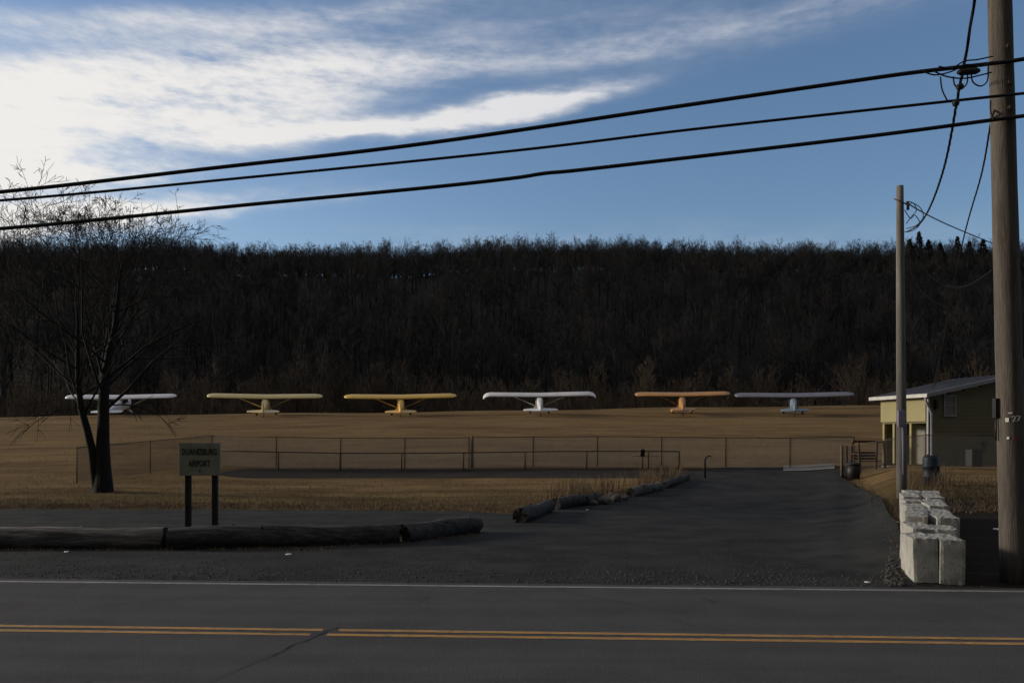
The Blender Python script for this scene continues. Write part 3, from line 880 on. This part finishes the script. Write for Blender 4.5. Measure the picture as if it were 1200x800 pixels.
def slim_pole():
    d = 24.6
    b = at(1057, 578, d); b.z = Z(b.x, b.y) - .1; t = at(1054.5, 218, d)
    root = empty('utility_pole', b, label='slim grey wooden pole between the concrete blocks and the building', cat='utility pole')
    m = MB(); n = 12
    m.tube([(t - b) * (i / n) for i in range(n + 1)], [lerp(.15, .10, i / n) for i in range(n + 1)], 20); m.build('shaft', M['pole_grey'], root)
    def rel(px, py, dd=0): return at(px, py, d - dd) - b
    k = MB(); k.box(rel(1056, 490, .2), (.2, .12, .46)); k.build('meter_box', M['purple'], root, .015)
    k = MB(); k.tube([rel(1058, 499, .19), rel(1059, 556, .19)], .035, 8); k.build('conduit', M['purple'], root)
    k = MB(); k.tube([rel(1048, 233, .1), rel(1066, 241, .1)], .02, 6); k.tube([rel(1064, 236, .1), rel(1064, 246, .1)], .04, 8); k.build('bracket', M['rust'], root)
    return d
SD = slim_pole()

def smooth_path(P, n=8):
    out = []
    for i in range(len(P) - 1):
        p0, p1, p2, p3 = P[max(i - 1, 0)], P[i], P[i + 1], P[min(i + 2, len(P) - 1)]
        for k in range(n):
            t = k / n
            out.append(.5 * ((2 * p1) + (p2 - p0) * t + (2 * p0 - 5 * p1 + 4 * p2 - p3) * t * t + (3 * p1 - p0 - 3 * p2 + p3) * t ** 3))
    out.append(P[-1]); return out

def wire(name, P, r, label, group=None, twist=0):
    P = smooth_path([Vector(p) for p in P])
    mb = MB()
    o = P[0].copy()
    if twist:
        # three strands wound round one another
        D = [P[0]]
        for a, b in zip(P, P[1:]):
            n = max(1, int((b - a).length / .07)); D += [a.lerp(b, (i + 1) / n) for i in range(n)]
        for s in range(3):
            q = []
            for i, p in enumerate(D):
                a = i * .42 + s * 2.094
                q.append(p - o + Vector((math.cos(a), math.sin(a), .3 * math.sin(a))) * twist)
            mb.tube(q, r, 5)
    else:
        mb.tube([p - o for p in P], r, 8)
    ob = mb.build(name, M['cable']); ob.location = o
    return tag(ob, label, 'cable', group)

def road_wire(pts):
    Xp, Yp = 7.7, PD - .23
    out = []
    for px, py in pts:
        k = (px - 600) / 1000.0
        # line of the cable route: y = Yp + RS*(x - Xp)
        d = (Yp - RS * Xp) / (1 - RS * k)
        out.append(at(px, py, d))
    return out
def route(pts, right):
    P = road_wire(pts)
    a, b = P[0], P[1]
    e = (a - b)
    P = [a + e * 2.6 + Vector((0, 0, .55)), a + e * 1.1 + Vector((0, 0, .12))] + P
    P.append(road_wire([right])[0]); q = P[-1] + (P[-1] - P[-2]) * 6; P.append(q)
    return P
G3 = 'cables strung along the road'
wire('overhead_cable', route([(0, 225), (250, 197), (500, 168), (800, 124), (1000, 95), (1080, 84), (1176, 73)], (1215, 67)), .033, 'topmost and thickest of the three black overhead cables', G3)
wire('overhead_cable', route([(0, 235), (300, 207), (600, 177), (800, 153), (1000, 131), (1176, 112)], (1215, 108)), .023, 'middle and thinnest of the three black overhead cables', G3)
wire('overhead_cable', route([(0, 268), (300, 239), (500, 220), (600, 209), (640, 203), (700, 197), (1000, 162), (1176, 139)], (1215, 134)), .031, 'lowest of the three black overhead cables', G3)

wire('service_cable', [at(1150, -60, 11.5), at(1142, 0, 12.2), at(1130, 75, 13.0), at(1123, 110, 13.8), at(1108, 190, 17), at(1092, 238, 20.5), at(1078, 262, 23), at(1062, 272, SD)], .011, 'twisted black service cable hanging from the top of the frame to the slim pole', 'service wires', .014)
wire('service_cable', [at(1166, 128, 13.2), at(1161, 145, 13.4), at(1150, 205, 16), at(1130, 276, 20), at(1112, 360, 28), at(1096, 452, 35.6)], .009, 'thin twisted wire dropping from beside the thick pole towards the building', 'service wires', .008)
wire('service_cable', [at(1062, 237, SD), at(1078, 247, 25.5), at(1110, 263, 27.5), at(1165, 286, 31), at(1200, 300, 34), at(1260, 340, 38)], .018, 'straight dark wire running from the slim pole down behind the thick pole', 'service wires')
wire('service_cable', [at(1063, 282, SD), at(1075, 305, 25.5), at(1092, 325, 27), at(1112, 336, 29), at(1132, 335, 31.5), at(1150, 325, 34), at(1185, 300, 38)], .013, 'pale slack wire sagging right of the slim pole, the upper one', 'service wires')
wire('service_cable', [at(1061, 300, SD), at(1068, 322, 26), at(1079, 340, 29), at(1092, 352, 32), at(1110, 372, 34), at(1093, 455, 35.8)], .012, 'slack wire sagging from the slim pole to the building, the lower one', 'service wires')
# loops where the service cable meets the strand, one tangle each
def loops(name, polys, r, label):
    mb = MB(); o = polys[0][0].copy()
    for P in polys: mb.tube([p - o for p in smooth_path(P, 6)], r, 6)
    ob = mb.build(name, M['cable']); ob.location = o
    return tag(ob, label, 'cable', 'wire tangles at the poles')
d = PD - .3
loops('wire_loop', [[at(1095, 84, d), at(1110, 90, d), at(1130, 92, d), at(1150, 88, d), at(1162, 85, d)],
                    [at(1078, 82, d), at(1095, 88, d), at(1115, 84, d), at(1132, 76, d), at(1150, 78, d), at(1163, 72, d)],
                    [at(1100, 78, d), at(1115, 80, d), at(1130, 72, d), at(1146, 70, d), at(1164, 66, d)],
                    [at(1138, 84, d), at(1140, 96, d), at(1149, 101, d), at(1157, 95, d), at(1158, 78, d)],
                    [at(1102, 90, d), at(1104, 105, d), at(1110, 118, d)],
                    [at(1117, 90, d), at(1119, 100, d), at(1126, 104, d), at(1133, 98, d), at(1134, 84, d)],
                    [at(1161, 118, d), at(1161, 130, d), at(1164, 140, d)]], .011, 'tangle of looped black wire left of the thick pole')
def splice(px, py, w, h, lab):
    c = at(px, py, PD - .31); m = MB()
    m.tube([Vector((-w, 0, -.3 * h)), Vector((-w * .7, 0, -.2 * h)), Vector((w * .7, 0, .2 * h)), Vector((w, 0, .3 * h))], [h * .5, h, h, h * .5], 10)
    o = m.build('splice_case', M['cable']); o.location = c
    tag(o, lab, 'splice case', 'cable splice cases')
splice(1135, 84, .17, .05, 'long black splice case hanging under the topmost cable near the thick pole')
splice(1125, 102, .05, .045, 'small black clamp on the twisted service cable between the cables')
splice(1120, 121, .045, .045, 'small black clamp where the service cable crosses the middle cable')
d = SD - .1
loops('wire_loop', [[at(1064, 240, d), at(1070, 238, d), at(1074, 246, d), at(1068, 254, d), at(1062, 262, d)],
                    [at(1066, 236, d), at(1078, 243, d), at(1082, 254, d), at(1074, 264, d), at(1062, 268, d)],
                    [at(1060, 246, d), at(1067, 256, d), at(1072, 252, d), at(1078, 262, d), at(1070, 270, d), at(1060, 272, d)]], .012, 'tangle of looped wire at the top of the slim pole')

# ------------------------------------------------------------------ sign
def airport_sign():
    d = 19.6
    x0 = (234 - 600) * d / 1000
    root = empty('airport_sign', (x0, d, Z(x0, d)), label='olive green-lettered airport sign on two dark posts behind the logs', cat='sign')
    zt = CAMZ + (510 - 518.5) * d / 1000; zb = CAMZ + (510 - 557) * d / 1000
    bd = MB(); bd.box((0, 0, (zt + zb) / 2), (.94, .05, zt - zb)); board = bd.build('board', M['sign'], root, .008)
    for px in (219, 250.5):
        p = MB(); xx = (px - 600) * d / 1000 - x0
        p.box((xx, .085, (zb + .25) / 2 - .05), (.12, .11, zb + .30)); p.build('post', M['post'], root, .006)
    def text(s, z, size, width):
        cu = bpy.data.curves.new('lettering', 'FONT'); cu.body = s; cu.size = size; cu.align_x = 'CENTER'; cu.align_y = 'CENTER'; cu.extrude = .003; cu.offset = .004
        tmp = bpy.data.objects.new('tmp', cu); COL.objects.link(tmp)
        me = bpy.data.meshes.new_from_object(tmp); bpy.data.objects.remove(tmp)
        co = np.empty(len(me.vertices) * 3); me.vertices.foreach_get('co', co); co = co.reshape(-1, 3)
        co[:, 0] *= width / (co[:, 0].max() - co[:, 0].min()); me.vertices.foreach_set('co', co.ravel())
        me.materials.clear(); me.materials.append(M['sign_text'])
        o = bpy.data.objects.new('lettering', me); COL.objects.link(o); o.parent = board
        o.location = (0, -.03, z); o.rotation_euler = (R(90), 0, 0)
    zc = CAMZ + (510 - 529.5) * d / 1000
    text('DUANESBURG', zc, .20, .80)
    text('AIRPORT', CAMZ + (510 - 543) * d / 1000, .20, .50)
    k = MB(); zz = CAMZ + (510 - 551.5) * d / 1000
    k.prism([(-.02, zz + .025), (.04, zz + .025), (.01, zz - .035)], 'y', -.034, -.026); k.build('emblem', M['sign_text'], board)
airport_sign()

# ------------------------------------------------------------------ logs, stones, blocks
def log(p0, p1, r0, r1, m, label, seed, sag=0):
    r = random.Random(seed)
    p0 = Vector(p0); p1 = Vector(p1)
    a = Vector((p0.x, p0.y, Z(p0.x, p0.y) + r0 * .93)); b = Vector((p1.x, p1.y, Z(p1.x, p1.y) + r1 * .93))
    root = empty('log', (p0.x, p0.y, Z(p0.x, p0.y)), label=label, cat='log', group='logs lining the gravel lot')
    o = root.location.copy()
    n = max(6, int((b - a).length / .28)); ns = 22
    ax = (b - a).normalized(); sd = ax.cross(Vector((0, 0, 1))).normalized(); up = sd.cross(ax)
    ph = [r.uniform(0, 6) for _ in range(6)]
    mb = MB()
    for i in range(n + 1):
        t = i / n; c = a.lerp(b, t); R0 = lerp(r0, r1, t)
        c = c + sd * .05 * math.sin(t * 4 + ph[0]) + up * .02 * math.sin(t * 7 + ph[1])
        for k in range(ns):
            an = 2 * math.pi * k / ns
            rr = R0 * (1 + .05 * math.sin(3 * an + ph[2] + t * 5) + .03 * math.sin(7 * an + ph[3] + t * 11) + r.uniform(-.02, .02) + .04 * math.sin(t * 19 + ph[4]))
            mb.v.append(tuple(c - o + (sd * math.cos(an) + up * math.sin(an)) * rr + ax * (r.uniform(-.03, .03) if i in (0, n) else 0)))
    for i in range(n):
        for k in range(ns):
            k2 = (k + 1) % ns
            mb.face((i * ns + k, i * ns + k2, (i + 1) * ns + k2, (i + 1) * ns + k), True)
    fix_normals(mb.build('bark', m, root))
    # branch stubs left on the trunk
    for q in range(max(2, n // 9)):
        t = r.uniform(.06, .94); an = r.uniform(.2, 2.4); R0 = lerp(r0, r1, t); c = a.lerp(b, t) - o
        dr = sd * math.cos(an) + up * math.sin(an)
        st = MB(); st.tube([c + dr * R0 * .8, c + dr * (R0 + .02), c + dr * (R0 + r.uniform(.03, .07)) + ax * .02], [.06, .045, .03], 9); st.build('branch_stub', m, root)
    for i in (0, n):
        e = MB(); ring = [Vector(mb.v[i * ns + k]) for k in range(ns)]
        cen = sum(ring, Vector()) / ns
        e.v = [tuple(cen + ax * (.02 if i == 0 else -.02))] + [tuple(q.lerp(cen, .0)) for q in ring]
        for k in range(ns): e.face((0, 1 + k, 1 + (k + 1) % ns))
        fix_normals(e.build('cut_end', M['log_end'], root))
    return root
def gp(px, py): return (*gpt(px, py), 0)
log(gp(-150, 642), gp(193, 643), .22, .23, M['log_pale'], 'long pale weathered log at the left end of the row by the road', 1)
log(gp(197, 644), gp(468, 636), .235, .215, M['log_dark'], 'long dark log in the middle of the row in front of the sign posts', 2)
log(gp(471, 635), gp(560, 624), .205, .205, M['log_dark'], 'short dark log at the right end of the row, angled back', 3)
def lg(px, py): return (*solve_ground(px, py), 0)
log(lg(607, 613), lg(645, 600), .2, .19, M['log_dark'], 'thick short log at the near left corner of the driveway', 4)
log(lg(652, 597), lg(702, 589), .2, .17, M['log_dark'], 'dark log among the weeds beside the stones along the driveway', 5)
log(lg(741, 582), lg(772, 574), .17, .17, M['log_pale'], 'pale log end beyond the stones along the driveway', 6)
log(lg(776, 573), lg(806, 563), .14, .13, M['log_dark'], 'thin far log nearest the bent-armed post', 8)

def rock(name, loc, s, m, label, cat, group, seed, flat=.7, sub=2):
    import bmesh
    r = random.Random(seed); bm = bmesh.new(); bmesh.ops.create_icosphere(bm, subdivisions=sub, radius=1)
    ph = [Vector((r.uniform(-1, 1), r.uniform(-1, 1), r.uniform(-1, 1))).normalized() for _ in range(7)]
    for v in bm.verts:
        k = 1.0
        for q in ph:
            dd = v.co.normalized().dot(q)
            if dd > .55: k -= (dd - .55) * .55
        v.co *= k * r.uniform(.95, 1.05)
        v.co.z *= flat
    me = bpy.data.meshes.new(name); bm.to_mesh(me); bm.free(); me.materials.append(m)
    o = bpy.data.objects.new(name, me); COL.objects.link(o)
    o.location = loc; o.scale = s if hasattr(s, '__len__') else (s, s, s); o.rotation_euler = (0, 0, r.uniform(0, 6))
    return tag(o, label, cat, group)
for i, (px, py, s, lab) in enumerate(((694, 592, .20, 'leftmost grey stone in the heap beside the driveway'), (703, 590, .27, 'large grey stone left of centre in the driveway heap'), (712, 591, .22, 'grey stone at the front centre of the driveway heap'),
        (715, 586, .27, 'grey stone at the back of the driveway heap'), (724, 588, .24, 'grey stone right of centre in the driveway heap'), (731, 586, .19, 'small grey stone at the right end of the driveway heap'))):
    x, y = solve_ground(px, py)
    rock('stone', (x, y, Z(x, y) + s * .45), s, M['stone'], lab, 'stone', 'stones heaped beside the driveway', 50 + i)

def block(x, y, ang, L, W, H, label, seed, lift=0):
    r = random.Random(seed)
    root_z = Z(x, y)
    mb = MB(); nx, ny, nz = 5, 9, 5
    import bmesh
    bm = bmesh.new(); bmesh.ops.create_cube(bm, size=1)
    bmesh.ops.subdivide_edges(bm, edges=bm.edges[:], cuts=6, use_grid_fill=True)
    for v in bm.verts:
        c = v.co
        e = [abs(abs(k) - .5) < .01 for k in c]
        if sum(e) >= 2:
            for k in range(3):
                if e[k]: c[k] *= 1 - r.uniform(.0, .022) * (2.0 if sum(e) == 3 else 1)
        zz = c.z
        v.co = Vector((c.x * W, c.y * L, (c.z + .5) * H))
        # V-shaped notch on the near face and worn crown
        if zz > .45: v.co.z += r.uniform(-.008, .008)
        if abs(c.x) < .2 and c.y < -.45: v.co.y += .012
    me = bpy.data.meshes.new('concrete_block'); bm.to_mesh(me); bm.free(); me.materials.append(M['concrete'])
    o = bpy.data.objects.new('concrete_block', me); COL.objects.link(o)
    o.location = (x, y, root_z - .03 + lift); o.rotation_euler = (r.uniform(-.02, .05), r.uniform(-.03, .03), -ang)
    b = o.modifiers.new('bevel', 'BEVEL'); b.width = .008; b.segments = 2; b.limit_method = 'ANGLE'; b.angle_limit = R(50)
    return tag(o, label, 'concrete block', 'double row of concrete blocks along the driveway')
n = 8
ordn = ['nearest', 'second', 'third', 'fourth', 'fifth', 'sixth', 'seventh', 'farthest']
for row in range(2):
    for i in range(n):
        t = i / (n - 1)
        s = 1.0 * i + (.12 if i else 0)
        cx, cy = 6.68 + .405 * s, 13.55 + .90 * s
        side = -1 if row == 0 else 1
        px_, py_ = .90, -.44
        off = .19 if i == 0 else .2
        x = cx + side * off * px_ + (rng.uniform(-.025, .025) if i else 0); y = cy + side * off * py_ + (rng.uniform(-.03, .03) if i else (.0 if row == 0 else (.05 if i == 0 else .46)))
        if i == 0: lab = 'nearest concrete block of the left row, sunlit left face, at the road edge' if row == 0 else 'nearest concrete block of the right row, at the road edge'
        else: lab = '%s concrete block from the road in the %s row' % (ordn[i], 'left' if row == 0 else 'right')
        ang = R(14.5) if i == 0 else R(18 + rng.uniform(-7, 7))
        block(x, y, ang, 1.05 if i == 0 else rng.uniform(.84, .90), .36 if i == 0 else .37, .69 if i == 0 else .74, lab, 80 + row * 10 + i, 0 if i == 0 else rng.uniform(-.05, .05))

# scraps of white litter
for i, (px, py, s, lab) in enumerate(((338, 651, .07, 'white scrap of litter in front of the dark log'), (688, 598, .05, 'white scrap of litter beside the driveway stones'), (1035, 634, .055, 'white scrap of litter left of the nearest concrete blocks'),
        (1017, 684, .05, 'white scrap of litter near the road edge line right of the driveway'), (1168, 621, .075, 'white scrap of litter left of the foot of the thick pole'), (78, 648, .06, 'pale scrap of litter in front of the pale log'),
        (1052, 614, .12, 'flat pale scrap of board left of the concrete blocks'))):
    x, y = solve_ground(px, py)
    rock('litter', (x, y, Z(x, y) + .025), (s * 1.4, s, s * .8), M['litter'] if i < 6 else M['concrete'], lab, 'litter', 'scraps of litter on the gravel', 130 + i, .5, 1)

# ------------------------------------------------------------------ weeds, tufts, gravel
def tufts(name, pts, m, label, cat, hmin, hmax, blades, w=.006, spread=.12):
    r = random.Random(9); V = []; F = []
    for (x, y) in pts:
        z = Z(x, y)
        for b in range(blades):
            a = r.uniform(0, 6.28); h = r.uniform(hmin, hmax); l = r.uniform(.1, .8) * h
            bx, by = x + r.gauss(0, spread), y + r.gauss(0, spread); c, s = math.cos(a), math.sin(a)
            nx, ny = -s * w, c * w; k = len(V)
            V += [(bx - nx, by - ny, z), (bx + nx, by + ny, z), (bx + c * l * .4 + nx * .8, by + s * l * .4 + ny * .8, z + h * .6), (bx + c * l * .4 - nx * .8, by + s * l * .4 - ny * .8, z + h * .6),
                  (bx + c * l + nx * .2, by + s * l + ny * .2, z + h), (bx + c * l - nx * .2, by + s * l - ny * .2, z + h)]
            F += [(k, k + 1, k + 2, k + 3), (k + 3, k + 2, k + 4, k + 5)]
    o = np_mesh(name, np.array(V), np.array(F), m)
    return tag(o, label, cat, kind='stuff')
P = []
for k in range(2600):
    px = rng.uniform(-120, 742); x, y = solve_ground(px, border_py(px) - abs(rng.gauss(0, 4.5)))
    P.append((x, y + .1))
for k in range(500):
    px = rng.uniform(1000, 1062); x, y = solve_ground(px, border_py(px) - abs(rng.gauss(0, 9))); P.append((x, y + .1))
for k in range(1100):
    y = rng.uniform(21, 31); x = rng.uniform(.49, .64) * y; P.append((x, y))
tufts('grass', P, M['dry_weed'], 'dry grass tufts along the edge of the gravel lot', 'grass', .04, .11, 7, .005, .12)
P = []
for k in range(420):
    px = rng.uniform(-80, 560); py = 645 - 16 * clamp((px - 380) / 180) + rng.uniform(-3, 1.5); g = gpt(px, py); P.append(g)
tufts('grass', P, M['dry_weed'], 'short dead grass growing along the foot of the logs', 'grass', .03, .10, 5, .004, .10)
P = []
for k in range(9000):
    y = 27 + 40 * rng.random() ** 1.5; x = rng.uniform(-.62, .40) * y
    px = 600 + 1000 * x / y; py = 510 + (CAMZ - Z(x, y)) * 1000 / y
    if py > border_py(px) - 1 or (545 < py < 563 and px > 220) or (px > 800 and py > 545): continue
    P.append((x, y))
tufts('grass', P, M['dry_weed'], 'short straw coloured grass over the lawn and airfield', 'grass', .03, .09, 4, .006, .2)
P = []
for k in range(170):
    px = rng.choice([rng.uniform(640, 735), rng.uniform(655, 720), rng.uniform(750, 800)]); x, y = solve_ground(px, border_py(px) - abs(rng.gauss(0, 5))); P.append((x, y + .3))
for k in range(60):
    px = rng.uniform(1066, 1115); x, y = solve_ground(px, 590 - rng.uniform(0, 25)); P.append((x, y + .3))
tufts('weeds', P, M['dry_weed'], 'dead weeds among the stones and logs', 'weeds', .25, .75, 8, .006, .12)

def gravel():
    r = random.Random(21); V = []; F = []
    def pebble(x, y, s):
        z = Z(x, y) + .006; k = len(V); a = r.uniform(0, 1.57)
        for q in range(4): V.append((x + math.cos(a + q * 1.57) * s * r.uniform(.7, 1.2), y + math.sin(a + q * 1.57) * s * r.uniform(.7, 1.2), z))
        for q in range(4): V.append((x + math.cos(a + q * 1.57) * s * .6, y + math.sin(a + q * 1.57) * s * .6, z + s * r.uniform(.5, .9)))
        F.append((k + 4, k + 5, k + 6, k + 7))
        for q in range(4): F.append((k + q, k + (q + 1) % 4, k + 4 + (q + 1) % 4, k + 4 + q))
    for i in range(5200):
        px = r.uniform(-50, 1062); e = road_edge_at(px); y = e[1] + .1 + abs(r.gauss(0, 3.2)); x = (px - 600) * y / 1000
        pebble(x, y, r.uniform(.008, .028))
    for i in range(500):
        y = r.uniform(12.9, 19); x = y * r.uniform(.438, .46); pebble(x, y, r.uniform(.015, .06))
    o = np_mesh('gravel', np.array(V), np.array(F), M['pebble'])
    tag(o, 'loose gravel scattered over the lot beside the road', 'gravel', kind='stuff')
gravel()

# ------------------------------------------------------------------ sky, sun, camera
SUN_EL, SUN_AZ = 13.5, -76.0
w = bpy.data.worlds.new('World'); scene.world = w; w.use_nodes = True
nt = NT(w.node_tree); bg = w.node_tree.nodes['Background']
sky = nt.n('ShaderNodeTexSky'); sky.sky_type = 'NISHITA'; sky.sun_disc = False
sky.sun_elevation = R(SUN_EL); sky.sun_rotation = R(SUN_AZ); sky.altitude = 200; sky.air_density = 1.0; sky.dust_density = 1.3; sky.ozone_density = 2.5
dirv = nt.n('ShaderNodeTexCoord').outputs['Generated']
sep = nt.n('ShaderNodeSeparateXYZ'); w.node_tree.links.new(dirv, sep.inputs[0])
az = nt.math('ARCTAN2', sep.outputs[0], sep.outputs[1])
el = nt.math('ARCSINE', sep.outputs[2])
comb = nt.n('ShaderNodeCombineXYZ', inp={0: az, 1: el, 2: 0.0}).outputs[0]
warp = nt.noise(nt.map(comb, (4, 11, 1)), 1.0, 4)
warp2 = nt.noise(nt.map(comb, (9, 26, 1), loc=(3, 7, 0)), 1.0, 4)
def ang(px, py):
    a = math.atan2(px - 600, 1000); return a, math.atan2(510 - py, math.hypot(1000, px - 600))
elw = nt.math('ADD', el, nt.math('ADD', nt.math('MULTIPLY', nt.math('SUBTRACT', warp, .5), .055), nt.math('MULTIPLY', nt.math('SUBTRACT', warp2, .5), .022)))
azw = nt.math('ADD', az, nt.math('MULTIPLY', nt.math('SUBTRACT', warp2, .5), .12))
def lens(px0, py0, px1, py1, wid, strength, power=2.0):
    a0, e0 = ang(px0, py0); a1, e1 = ang(px1, py1)
    ca, ce = (a0 + a1) / 2, (e0 + e1) / 2
    L = math.hypot(a1 - a0, e1 - e0) / 2; th = math.atan2(e1 - e0, a1 - a0)
    dx = nt.math('SUBTRACT', azw, ca); dy = nt.math('SUBTRACT', elw, ce)
    c, s = math.cos(th), math.sin(th)
    u = nt.math('ADD', nt.math('MULTIPLY', dx, c / L), nt.math('MULTIPLY', dy, s / L))
    v = nt.math('ADD', nt.math('MULTIPLY', dx, -s * 1000 / wid), nt.math('MULTIPLY', dy, c * 1000 / wid))
    q = nt.math('ADD', nt.math('POWER', nt.math('ABSOLUTE', u), 4.0), nt.math('POWER', nt.math('ABSOLUTE', v), power))
    return nt.math('MULTIPLY', nt.math('EXPONENT', nt.math('MULTIPLY', q, -1.0)), strength)
shapes = [lens(-420, 172, 420, 114, 42, 1.15), lens(-400, 135, 110, 118, 32, .9), lens(-400, 118, 330, 66, 36, .5), lens(150, 145, 420, 122, 22, .4), lens(-200, 92, 620, 34, 26, .62), lens(100, 80, 1180, -52, 19, .66), lens(300, 60, 900, -5, 26, .22), lens(-300, 4, 620, -22, 15, .75), lens(270, 160, 722, 106, 10, 3.0), lens(-200, 60, 420, 30, 12, .3),
          lens(-400, 222, 165, 203, 16, 2.6), lens(-300, 258, 340, 224, 10, 1.3), lens(-400, 270, 180, 258, 15, 2.3), lens(-100, 250, 480, 222, 6, .45), lens(-700, 190, 80, 178, 18, .6),
          lens(500, -140, 1500, -320, 60, .5), lens(-900, -200, 300, -200, 60, .6), lens(300, 272, 1250, 262, 26, .34), lens(600, 0, 1300, -90, 40, .14)]
tot = shapes[0]
for s_ in shapes[1:]: tot = nt.math('ADD', tot, s_)
wisp = nt.noise(nt.map(comb, (7, 38, 1), rot=(0, 0, R(9))), 1.0, 7, .62)
rip = nt.noise(nt.map(comb, (42, 120, 1), rot=(0, 0, R(-20))), 1.0, 4, .6)
tex = nt.math('ADD', nt.math('MULTIPLY', wisp, .9), nt.math('MULTIPLY', rip, .42))
dens = nt.math('MULTIPLY', tot, nt.math('ADD', nt.math('MULTIPLY', nt.math('SUBTRACT', tex, .66), 2.5), .98))
dens = nt.math('MULTIPLY', nt.ramp(dens, -.05, 2.1), 1.0)
back = nt.ramp(nt.noise(nt.map(comb, (2.2, 7, 1), loc=(5, 1, 0)), 1.0, 6), .30, .72)
behind = nt.ramp(el, .60, .85)  # overhead mask for an added cloud, above the view
rear_dim = nt.ramp(nt.math('ABSOLUTE', az), 1.5, 2.1)
thin = nt.math('MULTIPLY', nt.math('ADD', nt.math('MULTIPLY', back, .65), .3), behind)
CLOUD = 6.0
tint = nt.ramp(nt.math('MULTIPLY', az, -1.0), -.3, .6)
ccol = nt.mix(tint, (.94 * CLOUD, .95 * CLOUD, 1.0 * CLOUD), (1.16 * CLOUD, 1.13 * CLOUD, 1.09 * CLOUD))
col = nt.mix(dens, nt.mix(1.0, sky.outputs[0], (1.02, 1.06, 1.13), 'MULTIPLY'), ccol)
col = nt.mix(nt.math('MULTIPLY', rear_dim, .85), col, (.38, .34, .31))  # added: unseen sky at the camera's back darkened to dim faces turned this way
col = nt.mix(thin, col, (4.1, 3.5, 2.9))  # added overhead cloud, out of view, takes the blue out of the skylight
w.node_tree.links.new(col, bg.inputs['Color'])
bg.inputs['Strength'].default_value = .125

sun = bpy.data.lights.new('sun', 'SUN'); sun.energy = 2.9; sun.angle = R(8); sun.color = (1, .89, .74)
so = bpy.data.objects.new('sun', sun); COL.objects.link(so)
ts = Vector((math.cos(R(SUN_EL)) * math.sin(R(SUN_AZ)), math.cos(R(SUN_EL)) * math.cos(R(SUN_AZ)), math.sin(R(SUN_EL))))
so.rotation_euler = ts.to_track_quat('Z', 'Y').to_euler(); so.location = ts * 60

cam = bpy.data.cameras.new('camera'); cam.lens = 30; cam.sensor_width = 36; cam.shift_y = 110 / 1200; cam.clip_end = 4000; cam.clip_start = .1
co = bpy.data.objects.new('camera', cam); COL.objects.link(co); co.location = (0, 0, CAMZ); co.rotation_euler = (R(90), 0, 0)
scene.camera = co
scene.view_settings.view_transform = 'Standard'; scene.view_settings.look = 'None'; scene.view_settings.gamma = 1
scene.view_settings.exposure = 0
